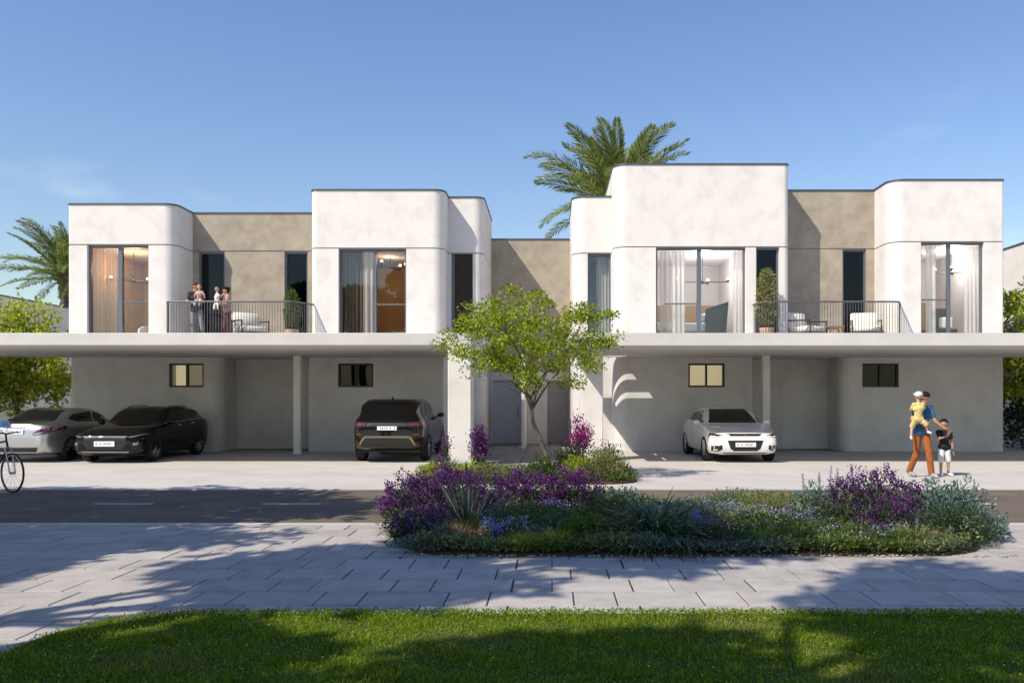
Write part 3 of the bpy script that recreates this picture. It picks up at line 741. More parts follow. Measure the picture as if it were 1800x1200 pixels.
def chandelier(x, y, z, label, lamp=True, spread=.75, power=70, col=(1, .72, .46)):
    t = thing('chandelier', label, 'chandelier', (x, y, z))
    m = MB(); m.tube([(0, 0, 0), (0, 0, .95)], .012, 6); m.tube([(-spread, 0, 0), (spread, .1, .02)], .016, 6); m.tube([(-.2, -.45, .05), (.25, .45, -.03)], .016, 6)
    m.ball((0, 0, 0), .06, 10, 6)
    m.v = [(a + x, b + y, c + z) for a, b, c in m.v]; m.build('arm', M['blackmetal'], t, smo=50)
    for (a, b) in ((-spread, 0), (spread, .1), (-.2, -.45), (.25, .45)):
        bm_ = MB().lathe([(.02, 0), (.055, .03), (.05, .09), (.015, .10)], (x + a, y + b, z + .01), seg=10); bm_.build('lamp_holder', M['blackmetal'], t, smo=50)
        MB().ball((x + a, y + b, z + .13), .045, 10, 6).build('bulb', M['bulb'] if lamp else M['curtain'], t, smo=80)
    if lamp:
        ld = bpy.data.lights.new('chandelier_light', 'POINT'); ld.energy = power; ld.color = col; ld.shadow_soft_size = .25
        lo = bpy.data.objects.new('chandelier_light', ld); COL.objects.link(lo); lo.parent = t; lo.location = (0, 0, .35)
    return t
chandelier(X(235, 28.2), 28.2, Z(494, 28.2), 'black branched chandelier with lit bulbs in the leftmost tall window', power=60)
chandelier(X(686, 28.6), 28.6, Z(470, 28.6), 'black chandelier with lit bulbs behind the window with brown curtains', spread=.5, power=60)
chandelier(X(1235, 28.2), 28.2, Z(496, 28.2), 'thin black lit chandelier above the bed in the widest window', spread=.85, power=105, col=(1, .91, .86))
chandelier(X(1672, 28.4), 28.4, Z(480, 28.4), 'thin black lit chandelier behind the rightmost tall window', spread=.55, power=85, col=(1, .90, .84))
# bed, lounge chair, pouf indoors
t = thing('bed', 'low bed with pale sheets and pillows in the widest window', 'bed', (4.1, 28.9, fz))
MB().box(3.0, 5.5, 27.9, 30.0, fz + .05, fz + .38).build('base', M['wood'], t, bevel=.02)
MB().box(3.02, 5.48, 27.88, 29.98, fz + .385, fz + .68).build('mattress', M['c_white'], t, bevel=.05)
MB().box(4.9, 5.4, 27.95, 28.6, fz + .7, fz + 1.0).build('pillow', M['c_white'], t, bevel=.08)
t = thing('standing_mirror', 'tilted black-backed mirror leaning beside the bed', 'mirror', (5.25, 27.6, fz))
m = MB(); m.add([(4.95, 27.55, fz), (5.6, 27.55, fz), (5.75, 27.75, fz + 1.35), (5.0, 27.75, fz + 1.1), (4.95, 27.6, fz), (5.6, 27.6, fz), (5.75, 27.8, fz + 1.35), (5.0, 27.8, fz + 1.1)],
    [(0, 1, 2, 3), (7, 6, 5, 4), (0, 4, 5, 1), (1, 5, 6, 2), (2, 6, 7, 3), (3, 7, 4, 0)]); m.build('back_board', M['blackmetal'], t)
t = thing('lounge_chair', 'dark lounge chair with a pale cushion in the rightmost tall window', 'chair', (12.5, 27.6, fz))
m = MB(); m.add([(12.2, 27.5, fz + .4), (12.9, 27.5, fz + .4), (12.9, 27.9, fz + 1.15), (12.4, 27.9, fz + 1.15), (12.2, 27.6, fz + .35), (12.9, 27.6, fz + .35), (12.9, 28.0, fz + 1.1), (12.4, 28.0, fz + 1.1)],
    [(0, 1, 2, 3), (7, 6, 5, 4), (0, 4, 5, 1), (1, 5, 6, 2), (2, 6, 7, 3), (3, 7, 4, 0)]); m.build('backrest', M['blackmetal'], t, bevel=.03)
MB().box(12.0, 12.95, 27.2, 27.85, fz + .3, fz + .42).build('seat', M['blackmetal'], t, bevel=.03)
MB().box(12.45, 12.85, 27.3, 27.5, fz + .42, fz + .8).build('cushion', M['cushion'], t, bevel=.05)
for a, b in ((12.05, 27.25), (12.9, 27.25), (12.05, 27.8), (12.9, 27.8)): MB().box(a - .02, a + .02, b - .02, b + .02, fz, fz + .3).build('leg', M['blackmetal'], t)
t = thing('pouf', 'small pale upholstered pouf at the right edge of the leftmost tall window', 'pouf', (X(255, 27.4), 27.4, fz))
xx = X(256, 27.4); MB().lathe([(.02, 0), (.2, .02), (.24, .15), (.22, .42), (.1, .5), (.01, .5)], (xx, 27.4, fz), seg=18).build('seat', M['cushion'], t, smo=60)
MB().lathe([(.19, -.0), (.19, .02)], (xx, 27.4, fz + .001), seg=18).build('base', M['wood'], t)

# neighbouring houses
t = thing('neighbour_house', 'pale neighbouring house seen at the far left above the shrub', 'house', (-24, 38, 0))
m = MB(); wall(m, [(-19.4 - .0, 46), (-19.4, 28.5)][::-1], 0, 5.25, .3); m.box(-30, -19.42, 28.5, 46, 0, 5.2); m.build('wall', M['plaster'], t)
MB().box(-19.385, -19.36, 31.99, 32.03, .1, 5.1).build('joint', M['groove'], t)
m = MB(); m.box(-30.0, -19.36, 28.46, 46, 5.251, 5.30); m.build('parapet_cap', M['flash'], t)
t = thing('neighbour_house', 'pale neighbouring house at the far right behind the shrub', 'house', (22, 38, 0))
m = MB(); m.box(17.0, 28, 29.5, 45, 0, 7.22); m.build('wall', M['plaster'], t)
m = MB(); m.box(16.97, 28, 29.46, 45, 7.223, 7.28); m.build('parapet_cap', M['flash'], t)
tag(MB().box(-40, -15.3, 36, 36.25, 0, 2.0).build('garden_wall', M['plaster']), 'white garden wall behind the shrubs at the far left', 'wall')
# ---------------------------------------------------------------- cars
M['bronzetrim'] = simple('bronze_trim', (0.26, 0.22, 0.14), 0.35, 0.6)
def interp(tab, y):
    ys = [a for a, _ in tab]; vs = [b for _, b in tab]
    return float(np.interp(y, ys, vs))
def spline(tab, y):
    """smooth (monotone-ish) interpolation of a profile table"""
    n = len(tab)
    if y <= tab[0][0]: return tab[0][1]
    for i in range(n - 1):
        a, b = tab[i], tab[i + 1]
        if y <= b[0]:
            t = (y - a[0]) / (b[0] - a[0]); h = b[0] - a[0]
            s = (b[1] - a[1]) / h
            sp0 = (a[1] - tab[i - 1][1]) / (a[0] - tab[i - 1][0]) if i else s
            sn = (tab[i + 2][1] - b[1]) / (tab[i + 2][0] - b[0]) if i < n - 2 else s
            m0 = 0 if sp0 * s <= 0 else 2 * sp0 * s / (sp0 + s); m1 = 0 if sn * s <= 0 else 2 * sn * s / (sn + s)
            return ((2 * t ** 3 - 3 * t ** 2 + 1) * a[1] + (t ** 3 - 2 * t ** 2 + t) * h * m0 + (-2 * t ** 3 + 3 * t ** 2) * b[1] + (t ** 3 - t ** 2) * h * m1)
    return tab[-1][1]

def make_car(label, paint, spec, loc, rz, group='cars parked under the carports'):
    t = thing('parked_car', label, 'car', loc, rz, group)
    Lc, Wc = spec['L'], spec['W'] / 2
    top, belt, bot, wid = spec['top'], spec['belt'], spec['bot'], spec['wid']
    ys = sorted(set([0, .03, .08, .15, .25, .4] + list(np.linspace(.55, Lc - .5, 26)) + [Lc - .4, Lc - .25, Lc - .15, Lc - .08, Lc - .03, Lc]))
    vs = []; ring = 18
    for y in ys:
        w_ = Wc * spline(wid, y); tz = spline(top, y); bz = spline(belt, y); lo = spline(bot, y)
        bz = min(bz, tz - .02); c = min(1, max(0, (tz - bz - .04) / .30)); c = c * c * (3 - 2 * c)
        hood = [(.86, bz + (tz - bz) * .45), (.70, bz + (tz - bz) * .78), (.45, bz + (tz - bz) * .95), (0, tz)]
        g = spec.get('green', .78); r = spec.get('roofw', .66)
        cab = [(.93 * (1 - .35 * (1 - g)) * .96, bz + (tz - bz) * .30), (g, bz + (tz - bz) * .78), (r, bz + (tz - bz) * .955), (0, tz)]
        up = [(h[0] * (1 - c) + k[0] * c, h[1] * (1 - c) + k[1] * c) for h, k in zip(hood, cab)]
        h_ = bz - lo
        half = [(0, lo), (.70, lo), (.93, lo + .04), (.985, lo + h_ * .22), (1.0, lo + h_ * .5), (1.0, lo + h_ * .74), (.975, lo + h_ * .90), (.93, bz)] + up[:3]
        pts = half + [up[3]]
        row = [(-x * w_, y, z) for x, z in pts]
        mir = [(x * w_, y, z) for x, z in pts[1:-1]][::-1]
        full = row + mir; vs += full
    ring = len(full); n = len(ys); fs = []
    for i in range(n - 1):
        for k in range(ring): fs.append((i * ring + k, i * ring + (k + 1) % ring, (i + 1) * ring + (k + 1) % ring, (i + 1) * ring + k))
    fs.append(tuple(range(ring))[::-1]); fs.append(tuple((n - 1) * ring + k for k in range(ring)))
    me = bpy.data.meshes.new('body'); me.from_pydata(vs, [], fs)
    bm = bmesh.new(); bm.from_mesh(me); bmesh.ops.recalc_face_normals(bm, faces=bm.faces[:])
    bmesh.ops.triangulate(bm, faces=[f for f in bm.faces if len(f.verts) > 4]); bm.to_mesh(me); bm.free()
    body = link('body', me, paint, t)
    # wheel wells by boolean
    R = spec['R']; axles = spec['axles']; cut = MB()
    for ay in axles:
        for sx in (-1, 1):
            cut.lathe([(R + .045, -.17), (R + .045, .17)], (sx * (Wc - .05), ay, R), axis='x', seg=36)
    co = cut.build('cutter', None)
    md = body.modifiers.new('b', 'BOOLEAN'); md.object = co; md.operation = 'DIFFERENCE'; md.solver = 'EXACT'
    dg = bpy.context.evaluated_depsgraph_get(); me2 = bpy.data.meshes.new_from_object(body.evaluated_get(dg))
    me2.name = 'body'; body.modifiers.clear(); full_bvh_me = body.data
    bvh = BVHTree.FromPolygons([v.co[:] for v in full_bvh_me.vertices], [p.vertices[:] for p in full_bvh_me.polygons])
    body.data = me2; bpy.data.objects.remove(co)
    if not me2.materials: me2.materials.append(paint)
    smooth(me2, 32)
    dirs = {'front': (Vector((0, 1, 0)), lambda u, v: Vector((u, -3, v))), 'rear': (Vector((0, -1, 0)), lambda u, v: Vector((u, Lc + 3, v))),
            'left': (Vector((1, 0, 0)), lambda u, v: Vector((-3, u, v))), 'right': (Vector((-1, 0, 0)), lambda u, v: Vector((3, u, v))),
            'top': (Vector((0, 0, -1)), lambda u, v: Vector((u, v, 4)))}
    def decal(name, poly, side, mat, off=.006, th=.012, lab=None, parent=None, grid=.05):
        d, org = dirs[side]
        pts = []; n_ = len(poly); edges = []
        for i in range(n_):
            a, b = Vector(poly[i]), Vector(poly[(i + 1) % n_]); k = max(1, int((b - a).length / grid))
            for j in range(k): pts.append(a + (b - a) * j / k)
        nb_ = len(pts); edges = [(i, (i + 1) % nb_) for i in range(nb_)]
        x0 = min(p.x for p in pts); x1 = max(p.x for p in pts); y0 = min(p.y for p in pts); y1 = max(p.y for p in pts)
        gx = x0 + grid * .5
        arrp = [tuple(p) for p in pts]
        while gx < x1:
            gy = y0 + grid * .5
            while gy < y1:
                if inside(arrp, np.array([gx]), np.array([gy]))[0] and min((Vector((gx, gy)) - p).length for p in pts) > grid * .35: pts.append(Vector((gx, gy)))
                gy += grid
            gx += grid
        V2, E2, F2, _, _, _ = delaunay_2d_cdt(pts, edges, [], 1, 1e-5)
        V3 = []
        for q in V2:
            h, nn, _, _ = bvh.ray_cast(org(q.x, q.y), d)
            if h is None: h, nn, _, _ = bvh.find_nearest(org(q.x, q.y) + d * (3 if side != 'top' else 3))
            if nn.dot(d) > 0: nn = -nn
            V3.append((h, nn))
        nv = len(V3)
        vs = [h + nn * off for h, nn in V3] + [h - nn * th for h, nn in V3]
        cnt = {}
        for f in F2:
            for i in range(len(f)):
                e = (f[i], f[(i + 1) % len(f)]); cnt[e] = 1
        fs = [tuple(f) for f in F2] + [tuple(i + nv for i in f[::-1]) for f in F2]
        for (a, b) in cnt:
            if (b, a) not in cnt: fs.append((b, a, a + nv, b + nv))
        m_ = MB(); m_.add(vs, fs); o = m_.build(name, mat, parent or t, local=True, smo=40)
        if lab: o['label'] = lab
        return o
    # wheels
    for ay in axles:
        for sx in (-1, 1):
            c = (sx * (Wc - .108), ay, R)
            wm = MB(); wm.lathe([(R - .11, -.10), (R - .03, -.115), (R - .005, -.09), (R, -.05), (R, .05), (R - .005, .09), (R - .03, .115), (R - .11, .10)], c, axis='x', seg=32, closed=True)
            wl = wm.build('wheel', M['tyre'], t, local=True, smo=40)
            rm_ = MB(); rr = R - .10; o_ = sx * .085
            rm_.lathe([(rr + .005, -.09), (rr + .005, .09), (rr - .02, .09), (rr - .025, -.09)], c, axis='x', seg=32, closed=True)
            rm_.lathe([(.06, o_ - sx * .03), (.065, o_), (.03, o_ + sx * .012), (.001, o_ + sx * .012)], c, axis='x', seg=12)
            for k in range(10 if spec.get('twin', True) else 5):
                a = (k // 2) * 2 * math.pi / 5 + (.16 if k % 2 else -.16) + .3 if spec.get('twin', True) else k * 2 * math.pi / 5
                ca, sa = math.cos(a), math.sin(a); r0, r1 = .05, rr - .012; hw = .018 if spec.get('twin', True) else .035
                q = []
                for (r_, ww) in ((r0, hw), (r1, hw * 1.3)):
                    for s_ in (-1, 1):
                        for xo in (o_ - sx * .025, o_ + sx * .003): q.append((c[0] + xo, c[1] + ca * r_ - sa * ww * s_, c[2] + sa * r_ + ca * ww * s_))
                rm_.add(q, [(0, 1, 3, 2), (4, 6, 7, 5), (0, 4, 5, 1), (2, 3, 7, 6), (1, 5, 7, 3), (0, 2, 6, 4)])
            rm_.build('rim', spec.get('rim', M['alloy']), wl, local=True, smo=30)
            dk = MB(); dk.lathe([(rr - .02, -.01), (.001, -.01)], (c[0] + sx * .02, c[1], c[2]), axis='x', seg=24); dk.build('brake_disc', M['blacktrim'], wl, local=True)
    # dark underbody
    MB().box(-Wc + .2, Wc - .2, .6, Lc - .6, spline(bot, 2) - .03, .4).build('underbody', M['blacktrim'], t, local=True)
    spec['detail'](decal, t, Lc, Wc, bvh)
    # mirrors
    my, mz = spec['mirror']
    for sx in (-1, 1):
        m_ = MB(); xb = sx * (Wc * .90)
        m_.ball((xb + sx * .13, my, mz), (.10, .055, .065), 12, 8); m_.tube([(xb - sx * .04, my + .02, mz - .06), (xb + sx * .08, my, mz - .04)], .02, 6)
        m_.build('wing_mirror', spec.get('mirmat', paint), t, local=True, smo=50)
    return t
def mir(poly): return [(-a, b) for a, b in poly][::-1]
def plate(t, x, y, z, yaw, w_=.52, h_=.11):
    sgn = -1 if yaw == 0 else 1
    m_ = MB(); m_.box(x - w_ / 2, x + w_ / 2, y - .008, y + .008, z - h_ / 2, z + h_ / 2); o = m_.build('number_plate', M['plate'], t, local=True, bevel=.003)
    # indistinct dark characters
    k = MB(); xx = x - w_ * .40; i = 0
    for wd in (.035, .0, .035, .0, .035, .03, .038, .035):
        if wd:
            yy = y + sgn * .0085
            k.box(xx, xx + wd * .3, min(yy, yy + sgn * .002), max(yy, yy + sgn * .002), z - h_ * .28, z + h_ * .28)
            k.box(xx + wd * .3, xx + wd, min(yy, yy + sgn * .002), max(yy, yy + sgn * .002), z + (h_ * .16 if i % 2 else -h_ * .04), z + (h_ * .28 if i % 2 else h_ * .08))
        xx += .05; i += 1
    k.build('lettering', M['ink'], o, local=True)
def side_windows(decal, polys, trim=True):
    for s in ('left', 'right'):
        for p_ in polys: decal('side_window', p_, s, M['carglass'], off=.004)
def seams(decal, lines):
    for s in ('left', 'right'):
        for (a, b) in lines:
            a, b = Vector(a), Vector(b); n_ = Vector((-(b - a).y, (b - a).x)).normalized() * .005
            decal('door_seam', [a - n_, b - n_, b + n_, a + n_], s, M['blacktrim'], off=.002, grid=.12)

def det_white(decal, t, L_, W_, bvh):
    decal('windscreen', [(-.66, .99), (.66, .99), (.50, 1.355), (-.50, 1.355)], 'front', M['carglass'])
    decal('rear_window', [(-.58, 1.06), (.58, 1.06), (.46, 1.32), (-.46, 1.32)], 'rear', M['carglass'])
    side_windows(decal, [[(1.52, .985), (2.42, 1.01), (2.42, 1.30), (2.12, 1.29)], [(2.50, 1.01), (3.40, 1.04), (3.62, 1.08), (3.35, 1.24), (2.50, 1.30)]])
    seams(decal, [((1.35, .35), (1.35, .95)), ((2.46, .35), (2.46, 1.0)), ((3.45, .62), (3.5, 1.02))])
    g = decal('grille', [(-.46, .58), (.46, .58), (.38, .36), (.30, .31), (-.30, .31), (-.38, .36)], 'front', M['blacktrim'], off=.004)
    decal('grille_bar', [(-.56, .66), (.56, .66), (.50, .61), (-.50, .61)], 'front', M['paint_white'], off=.008)
    decal('bonnet_intake', [(-.46, .745), (.46, .745), (.36, .685), (-.40, .685)], 'front', M['blacktrim'], off=.004)
    for sg in (1, -1):
        f = (lambda p_: p_) if sg == 1 else mir
        decal('headlight', f([(.52, .70), (.84, .755), (.88, .67), (.68, .64)]), 'front', M['carglass'], off=.005)
        decal('daytime_strip', f([(.54, .70), (.68, .668), (.86, .695), (.86, .68), (.68, .65), (.55, .69)]), 'front', M['plate'], off=.011, grid=.03)
        decal('fog_grille', f([(.60, .46), (.84, .44), (.84, .30), (.70, .29), (.58, .36)]), 'front', M['blacktrim'], off=.004)
    decal('lower_lip', [(-.6, .265), (.6, .265), (.5, .24), (-.5, .24)], 'front', M['blacktrim'], off=.004)
    decal('door_handle', [(2.25, .86), (2.42, .865), (2.42, .84), (2.25, .835)], 'left', M['chrome'], off=.02)
    plate(t, 0, -.02, .47, 0)
def det_wagon(decal, t, L_, W_, bvh):
    decal('windscreen', [(-.68, 1.02), (.68, 1.02), (.52, 1.40), (-.52, 1.40)], 'front', M['carglass'])
    decal('rear_window', [(-.60, 1.02), (.60, 1.02), (.5, 1.32), (-.5, 1.32)], 'rear', M['carglass'])
    side_windows(decal, [[(1.60, 1.0), (2.42, 1.02), (2.42, 1.34), (2.12, 1.33)], [(2.50, 1.02), (3.30, 1.05), (3.30, 1.34), (2.50, 1.35)], [(3.36, 1.06), (3.95, 1.14), (3.75, 1.30), (3.36, 1.33)]])
    seams(decal, [((1.40, .35), (1.40, .95)), ((2.46, .35), (2.46, 1.0))])
    decal('window_trim', [(1.5, .975), (3.9, 1.075), (3.9, 1.06), (1.5, .96)], 'right', M['chrome'], off=.006)
    decal('grille', [(-.52, .66), (.52, .66), (.56, .50), (.44, .36), (-.44, .36), (-.56, .50)], 'front', M['blacktrim'], off=.004)
    decal('grille_bar', [(-.58, .685), (.58, .685), (.54, .672), (-.54, .672)], 'front', M['alu'], off=.006)
    decal('bumper_strip', [(-.62, .305), (.62, .305), (.55, .28), (-.55, .28)], 'front', M['alloy'], off=.008)
    decal('ring', [(-.20, .675), (-.10, .70), (0, .675), (-.1, .65)], 'front', M['chrome'], off=.014, grid=.03)
    for sg in (1, -1):
        f = (lambda p_: p_) if sg == 1 else mir
        decal('headlight', f([(.56, .70), (.86, .80), (.92, .72), (.72, .66), (.60, .645)]), 'front', M['carglass'], off=.006)
        decal('daytime_strip', f([(.60, .672), (.72, .69), (.88, .745), (.88, .73), (.73, .672), (.61, .655)]), 'front', M['lampclear'], off=.012, grid=.03)
        decal('fog_grille', f([(.64, .54), (.86, .56), (.84, .36), (.68, .33)]), 'front', M['blacktrim'], off=.004)
        decal('fog_lamp', f([(.70, .52), (.80, .53), (.79, .47), (.71, .46)]), 'front', M['lampclear'], off=.01, grid=.03)
    decal('door_handle', [(2.20, .93), (2.38, .935), (2.38, .905), (2.20, .90)], 'right', M['chrome'], off=.02)
    decal('door_handle', [(3.1, .96), (3.28, .965), (3.28, .935), (3.1, .93)], 'right', M['chrome'], off=.02)
    for sx in (-.55, .55):
        MB().tube([bvh.ray_cast(Vector((sx, y_, 4)), Vector((0, 0, -1)))[0] + Vector((0, 0, dz_)) for y_, dz_ in ((2.3, 0), (2.42, .03), (2.9, .03), (3.4, .03), (3.52, 0))], .012, 6).build('roof_rail', M['blacktrim'], t, local=True)
    plate(t, 0, -.02, .50, 0, .52, .13)
def det_suv(decal, t, L_, W_, bvh):
    decal('windscreen', [(-.68, 1.18), (.68, 1.18), (.54, 1.58), (-.54, 1.58)], 'front', M['carglass'])
    decal('rear_window', [(-.66, 1.18), (.66, 1.18), (.62, 1.38), (.55, 1.50), (-.55, 1.50), (-.62, 1.38)], 'rear', M['carglass'])
    decal('rear_spoiler', [(-.60, 1.60), (.60, 1.60), (.58, 1.54), (-.54, 1.54)], 'rear', M['blacktrim'], off=.02)
    side_windows(decal, [[(1.55, 1.14), (2.40, 1.15), (2.40, 1.50), (2.08, 1.48)], [(2.48, 1.15), (3.30, 1.17), (3.30, 1.50), (2.48, 1.51)], [(3.37, 1.18), (4.0, 1.24), (3.85, 1.44), (3.37, 1.49)]])
    seams(decal, [((1.40, .45), (1.40, 1.08)), ((2.44, .45), (2.44, 1.12)), ((3.4, .85), (3.45, 1.14))])
    decal('tailgate_panel', [(-.52, 1.03), (.52, 1.03), (.52, .93), (-.52, .93)], 'rear', M['blacktrim'], off=.004)
    decal('exhaust_trim', [(-.62, .655), (-.56, .69), (.56, .69), (.62, .655), (.74, .46), (.68, .46), (.56, .645), (-.56, .645), (-.68, .46), (-.74, .46)], 'rear', M['bronzetrim'], off=.012, grid=.04)
    decal('rear_diffuser', [(-.54, .635), (.54, .635), (.64, .46), (-.64, .46)], 'rear', M['blacktrim'], off=.004)
    for sg in (1, -1):
        f = (lambda p_: p_) if sg == 1 else mir
        decal('tail_light', f([(.54, 1.035), (.86, 1.06), (.90, 1.0), (.86, .95), (.54, .94)]), 'rear', M['lampred'], off=.008)
        decal('reflector', f([(.66, .74), (.82, .75), (.82, .72), (.66, .71)]), 'rear', M['lampred'], off=.008)
    MB().tube([(0, L_ - .85, 1.60), (0, L_ - .72, 1.70)], [.03, .012], 6).build('aerial', M['blacktrim'], t, local=True)
    MB().tube([(-.35, L_ - .12, .40), (-.35, L_ - .4, .40)], .04, 10).build('exhaust', M['blacktrim'], t, local=True)
    plate(t, .0, L_ + .012, .89, 1, .50, .10)
def det_silver(decal, t, L_, W_, bvh):
    decal('windscreen', [(-.66, .99), (.66, .99), (.50, 1.345), (-.50, 1.345)], 'front', M['carglass'])
    decal('rear_window', [(-.62, 1.06), (.62, 1.06), (.48, 1.33), (-.48, 1.33)], 'rear', M['carglass'])
    side_windows(decal, [[(1.52, .985), (2.42, 1.01), (2.42, 1.30), (2.12, 1.29)], [(2.50, 1.01), (3.25, 1.03), (3.58, 1.10), (3.35, 1.22), (2.50, 1.30)]])
    seams(decal, [((1.35, .35), (1.35, .95)), ((2.46, .35), (2.46, 1.0)), ((3.4, .62), (3.45, 1.02))])
    for sg in (1, -1):
        f = (lambda p_: p_) if sg == 1 else mir
        decal('tail_light', f([(.48, .76), (.60, .84), (.88, .93), (.90, .84), (.80, .74), (.50, .70)]), 'rear', M['lampred'], off=.006)
        decal('reversing_lamp', f([(.50, .75), (.74, .80), (.72, .755), (.52, .72)]), 'rear', M['lampclear'], off=.011)
    decal('badge_bar', [(-.30, .925), (.30, .925), (.30, .90), (-.30, .90)], 'rear', M['chrome'], off=.01)
    decal('rear_diffuser', [(-.62, .40), (.62, .40), (.55, .28), (-.55, .28)], 'rear', M['blacktrim'], off=.005)
    plate(t, 0, L_ + .012, .80, 1, .50, .12)

sedan = dict(L=4.65, W=1.83, R=.335, axles=(.86, 3.68), mirror=(1.62, 1.0),
    top=[(0, .60), (.05, .70), (.2, .77), (.6, .86), (1.05, .935), (1.35, .985), (1.7, 1.16), (2.1, 1.33), (2.45, 1.395), (2.8, 1.405), (3.2, 1.36), (3.6, 1.23), (4.0, 1.08), (4.35, 1.03), (4.55, 1.0), (4.62, .92), (4.65, .74)],
    belt=[(0, .58), (.1, .66), (.4, .78), (1.3, .92), (2.4, .965), (3.6, 1.0), (4.4, .98), (4.6, .88), (4.65, .70)],
    bot=[(0, .32), (.06, .24), (.3, .20), (4.3, .20), (4.58, .26), (4.65, .38)],
    wid=[(0, .74), (.04, .82), (.12, .89), (.3, .955), (.7, .99), (1.5, 1.0), (3.6, 1.0), (4.2, .97), (4.45, .92), (4.58, .86), (4.65, .76)])
wagon = dict(sedan, L=4.6, R=.35, mirror=(1.66, 1.02), detail=det_wagon,
    top=[(0, .64), (.05, .74), (.2, .82), (.6, .90), (1.05, .96), (1.40, 1.01), (1.75, 1.19), (2.15, 1.37), (2.5, 1.43), (3.0, 1.44), (3.5, 1.41), (3.9, 1.34), (4.2, 1.18), (4.42, 1.02), (4.55, .94), (4.6, .74)],
    belt=[(0, .60), (.1, .70), (.4, .80), (1.3, .94), (2.4, .99), (3.6, 1.04), (4.3, 1.02), (4.52, .90), (4.6, .70)],
    bot=[(0, .32), (.06, .24), (.3, .19), (4.2, .20), (4.52, .26), (4.6, .38)],
    wid=[(0, .74), (.04, .82), (.12, .89), (.3, .955), (.7, 1.0), (1.5, .99), (3.6, 1.0), (4.15, .96), (4.4, .91), (4.52, .86), (4.6, .76)], axles=(.86, 3.62))
suv = dict(L=4.65, W=1.90, R=.37, axles=(.88, 3.70), mirror=(1.66, 1.18), detail=det_suv, green=.80, roofw=.70, mirmat=M['blacktrim'],
    top=[(0, .74), (.05, .88), (.2, .99), (.6, 1.05), (1.1, 1.10), (1.42, 1.15), (1.75, 1.36), (2.1, 1.55), (2.5, 1.635), (3.0, 1.655), (3.6, 1.63), (4.0, 1.60), (4.2, 1.55), (4.38, 1.38), (4.52, 1.16), (4.60, 1.04), (4.65, .84)],
    belt=[(0, .70), (.1, .82), (.4, .92), (1.3, 1.06), (2.4, 1.11), (3.6, 1.15), (4.3, 1.13), (4.55, 1.06), (4.65, .82)],
    bot=[(0, .40), (.06, .32), (.3, .27), (4.2, .29), (4.55, .38), (4.65, .48)],
    wid=[(0, .74), (.04, .82), (.12, .89), (.3, .955), (.7, 1.0), (1.5, .99), (3.6, 1.0), (4.15, .98), (4.4, .94), (4.55, .89), (4.65, .80)])
white = dict(sedan, detail=det_white)
silver = dict(sedan, detail=det_silver, rim=M['blacktrim'])
make_car('white saloon car facing out of the right carport', M['paint_white'], white, (4.94, 21.75, 0), math.radians(1.0))
make_car('black estate car facing out, between the silver saloon and the carport wall', M['paint_black'], wagon, (-11.32, 21.6, 0), math.radians(0))
def rev(spec, x, yrear):  # tail towards the camera
    return (x, yrear + spec['L'], 0)
make_car('dark bronze-black off-roader parked tail out beside the lit pier', M['paint_bronze'], suv, rev(suv, -4.2, 21.75), math.pi)
make_car('silver saloon car parked tail out at the far left, beside the black estate', M['paint_silver'], silver, rev(silver, -13.55, 21.75), math.pi - math.radians(2))

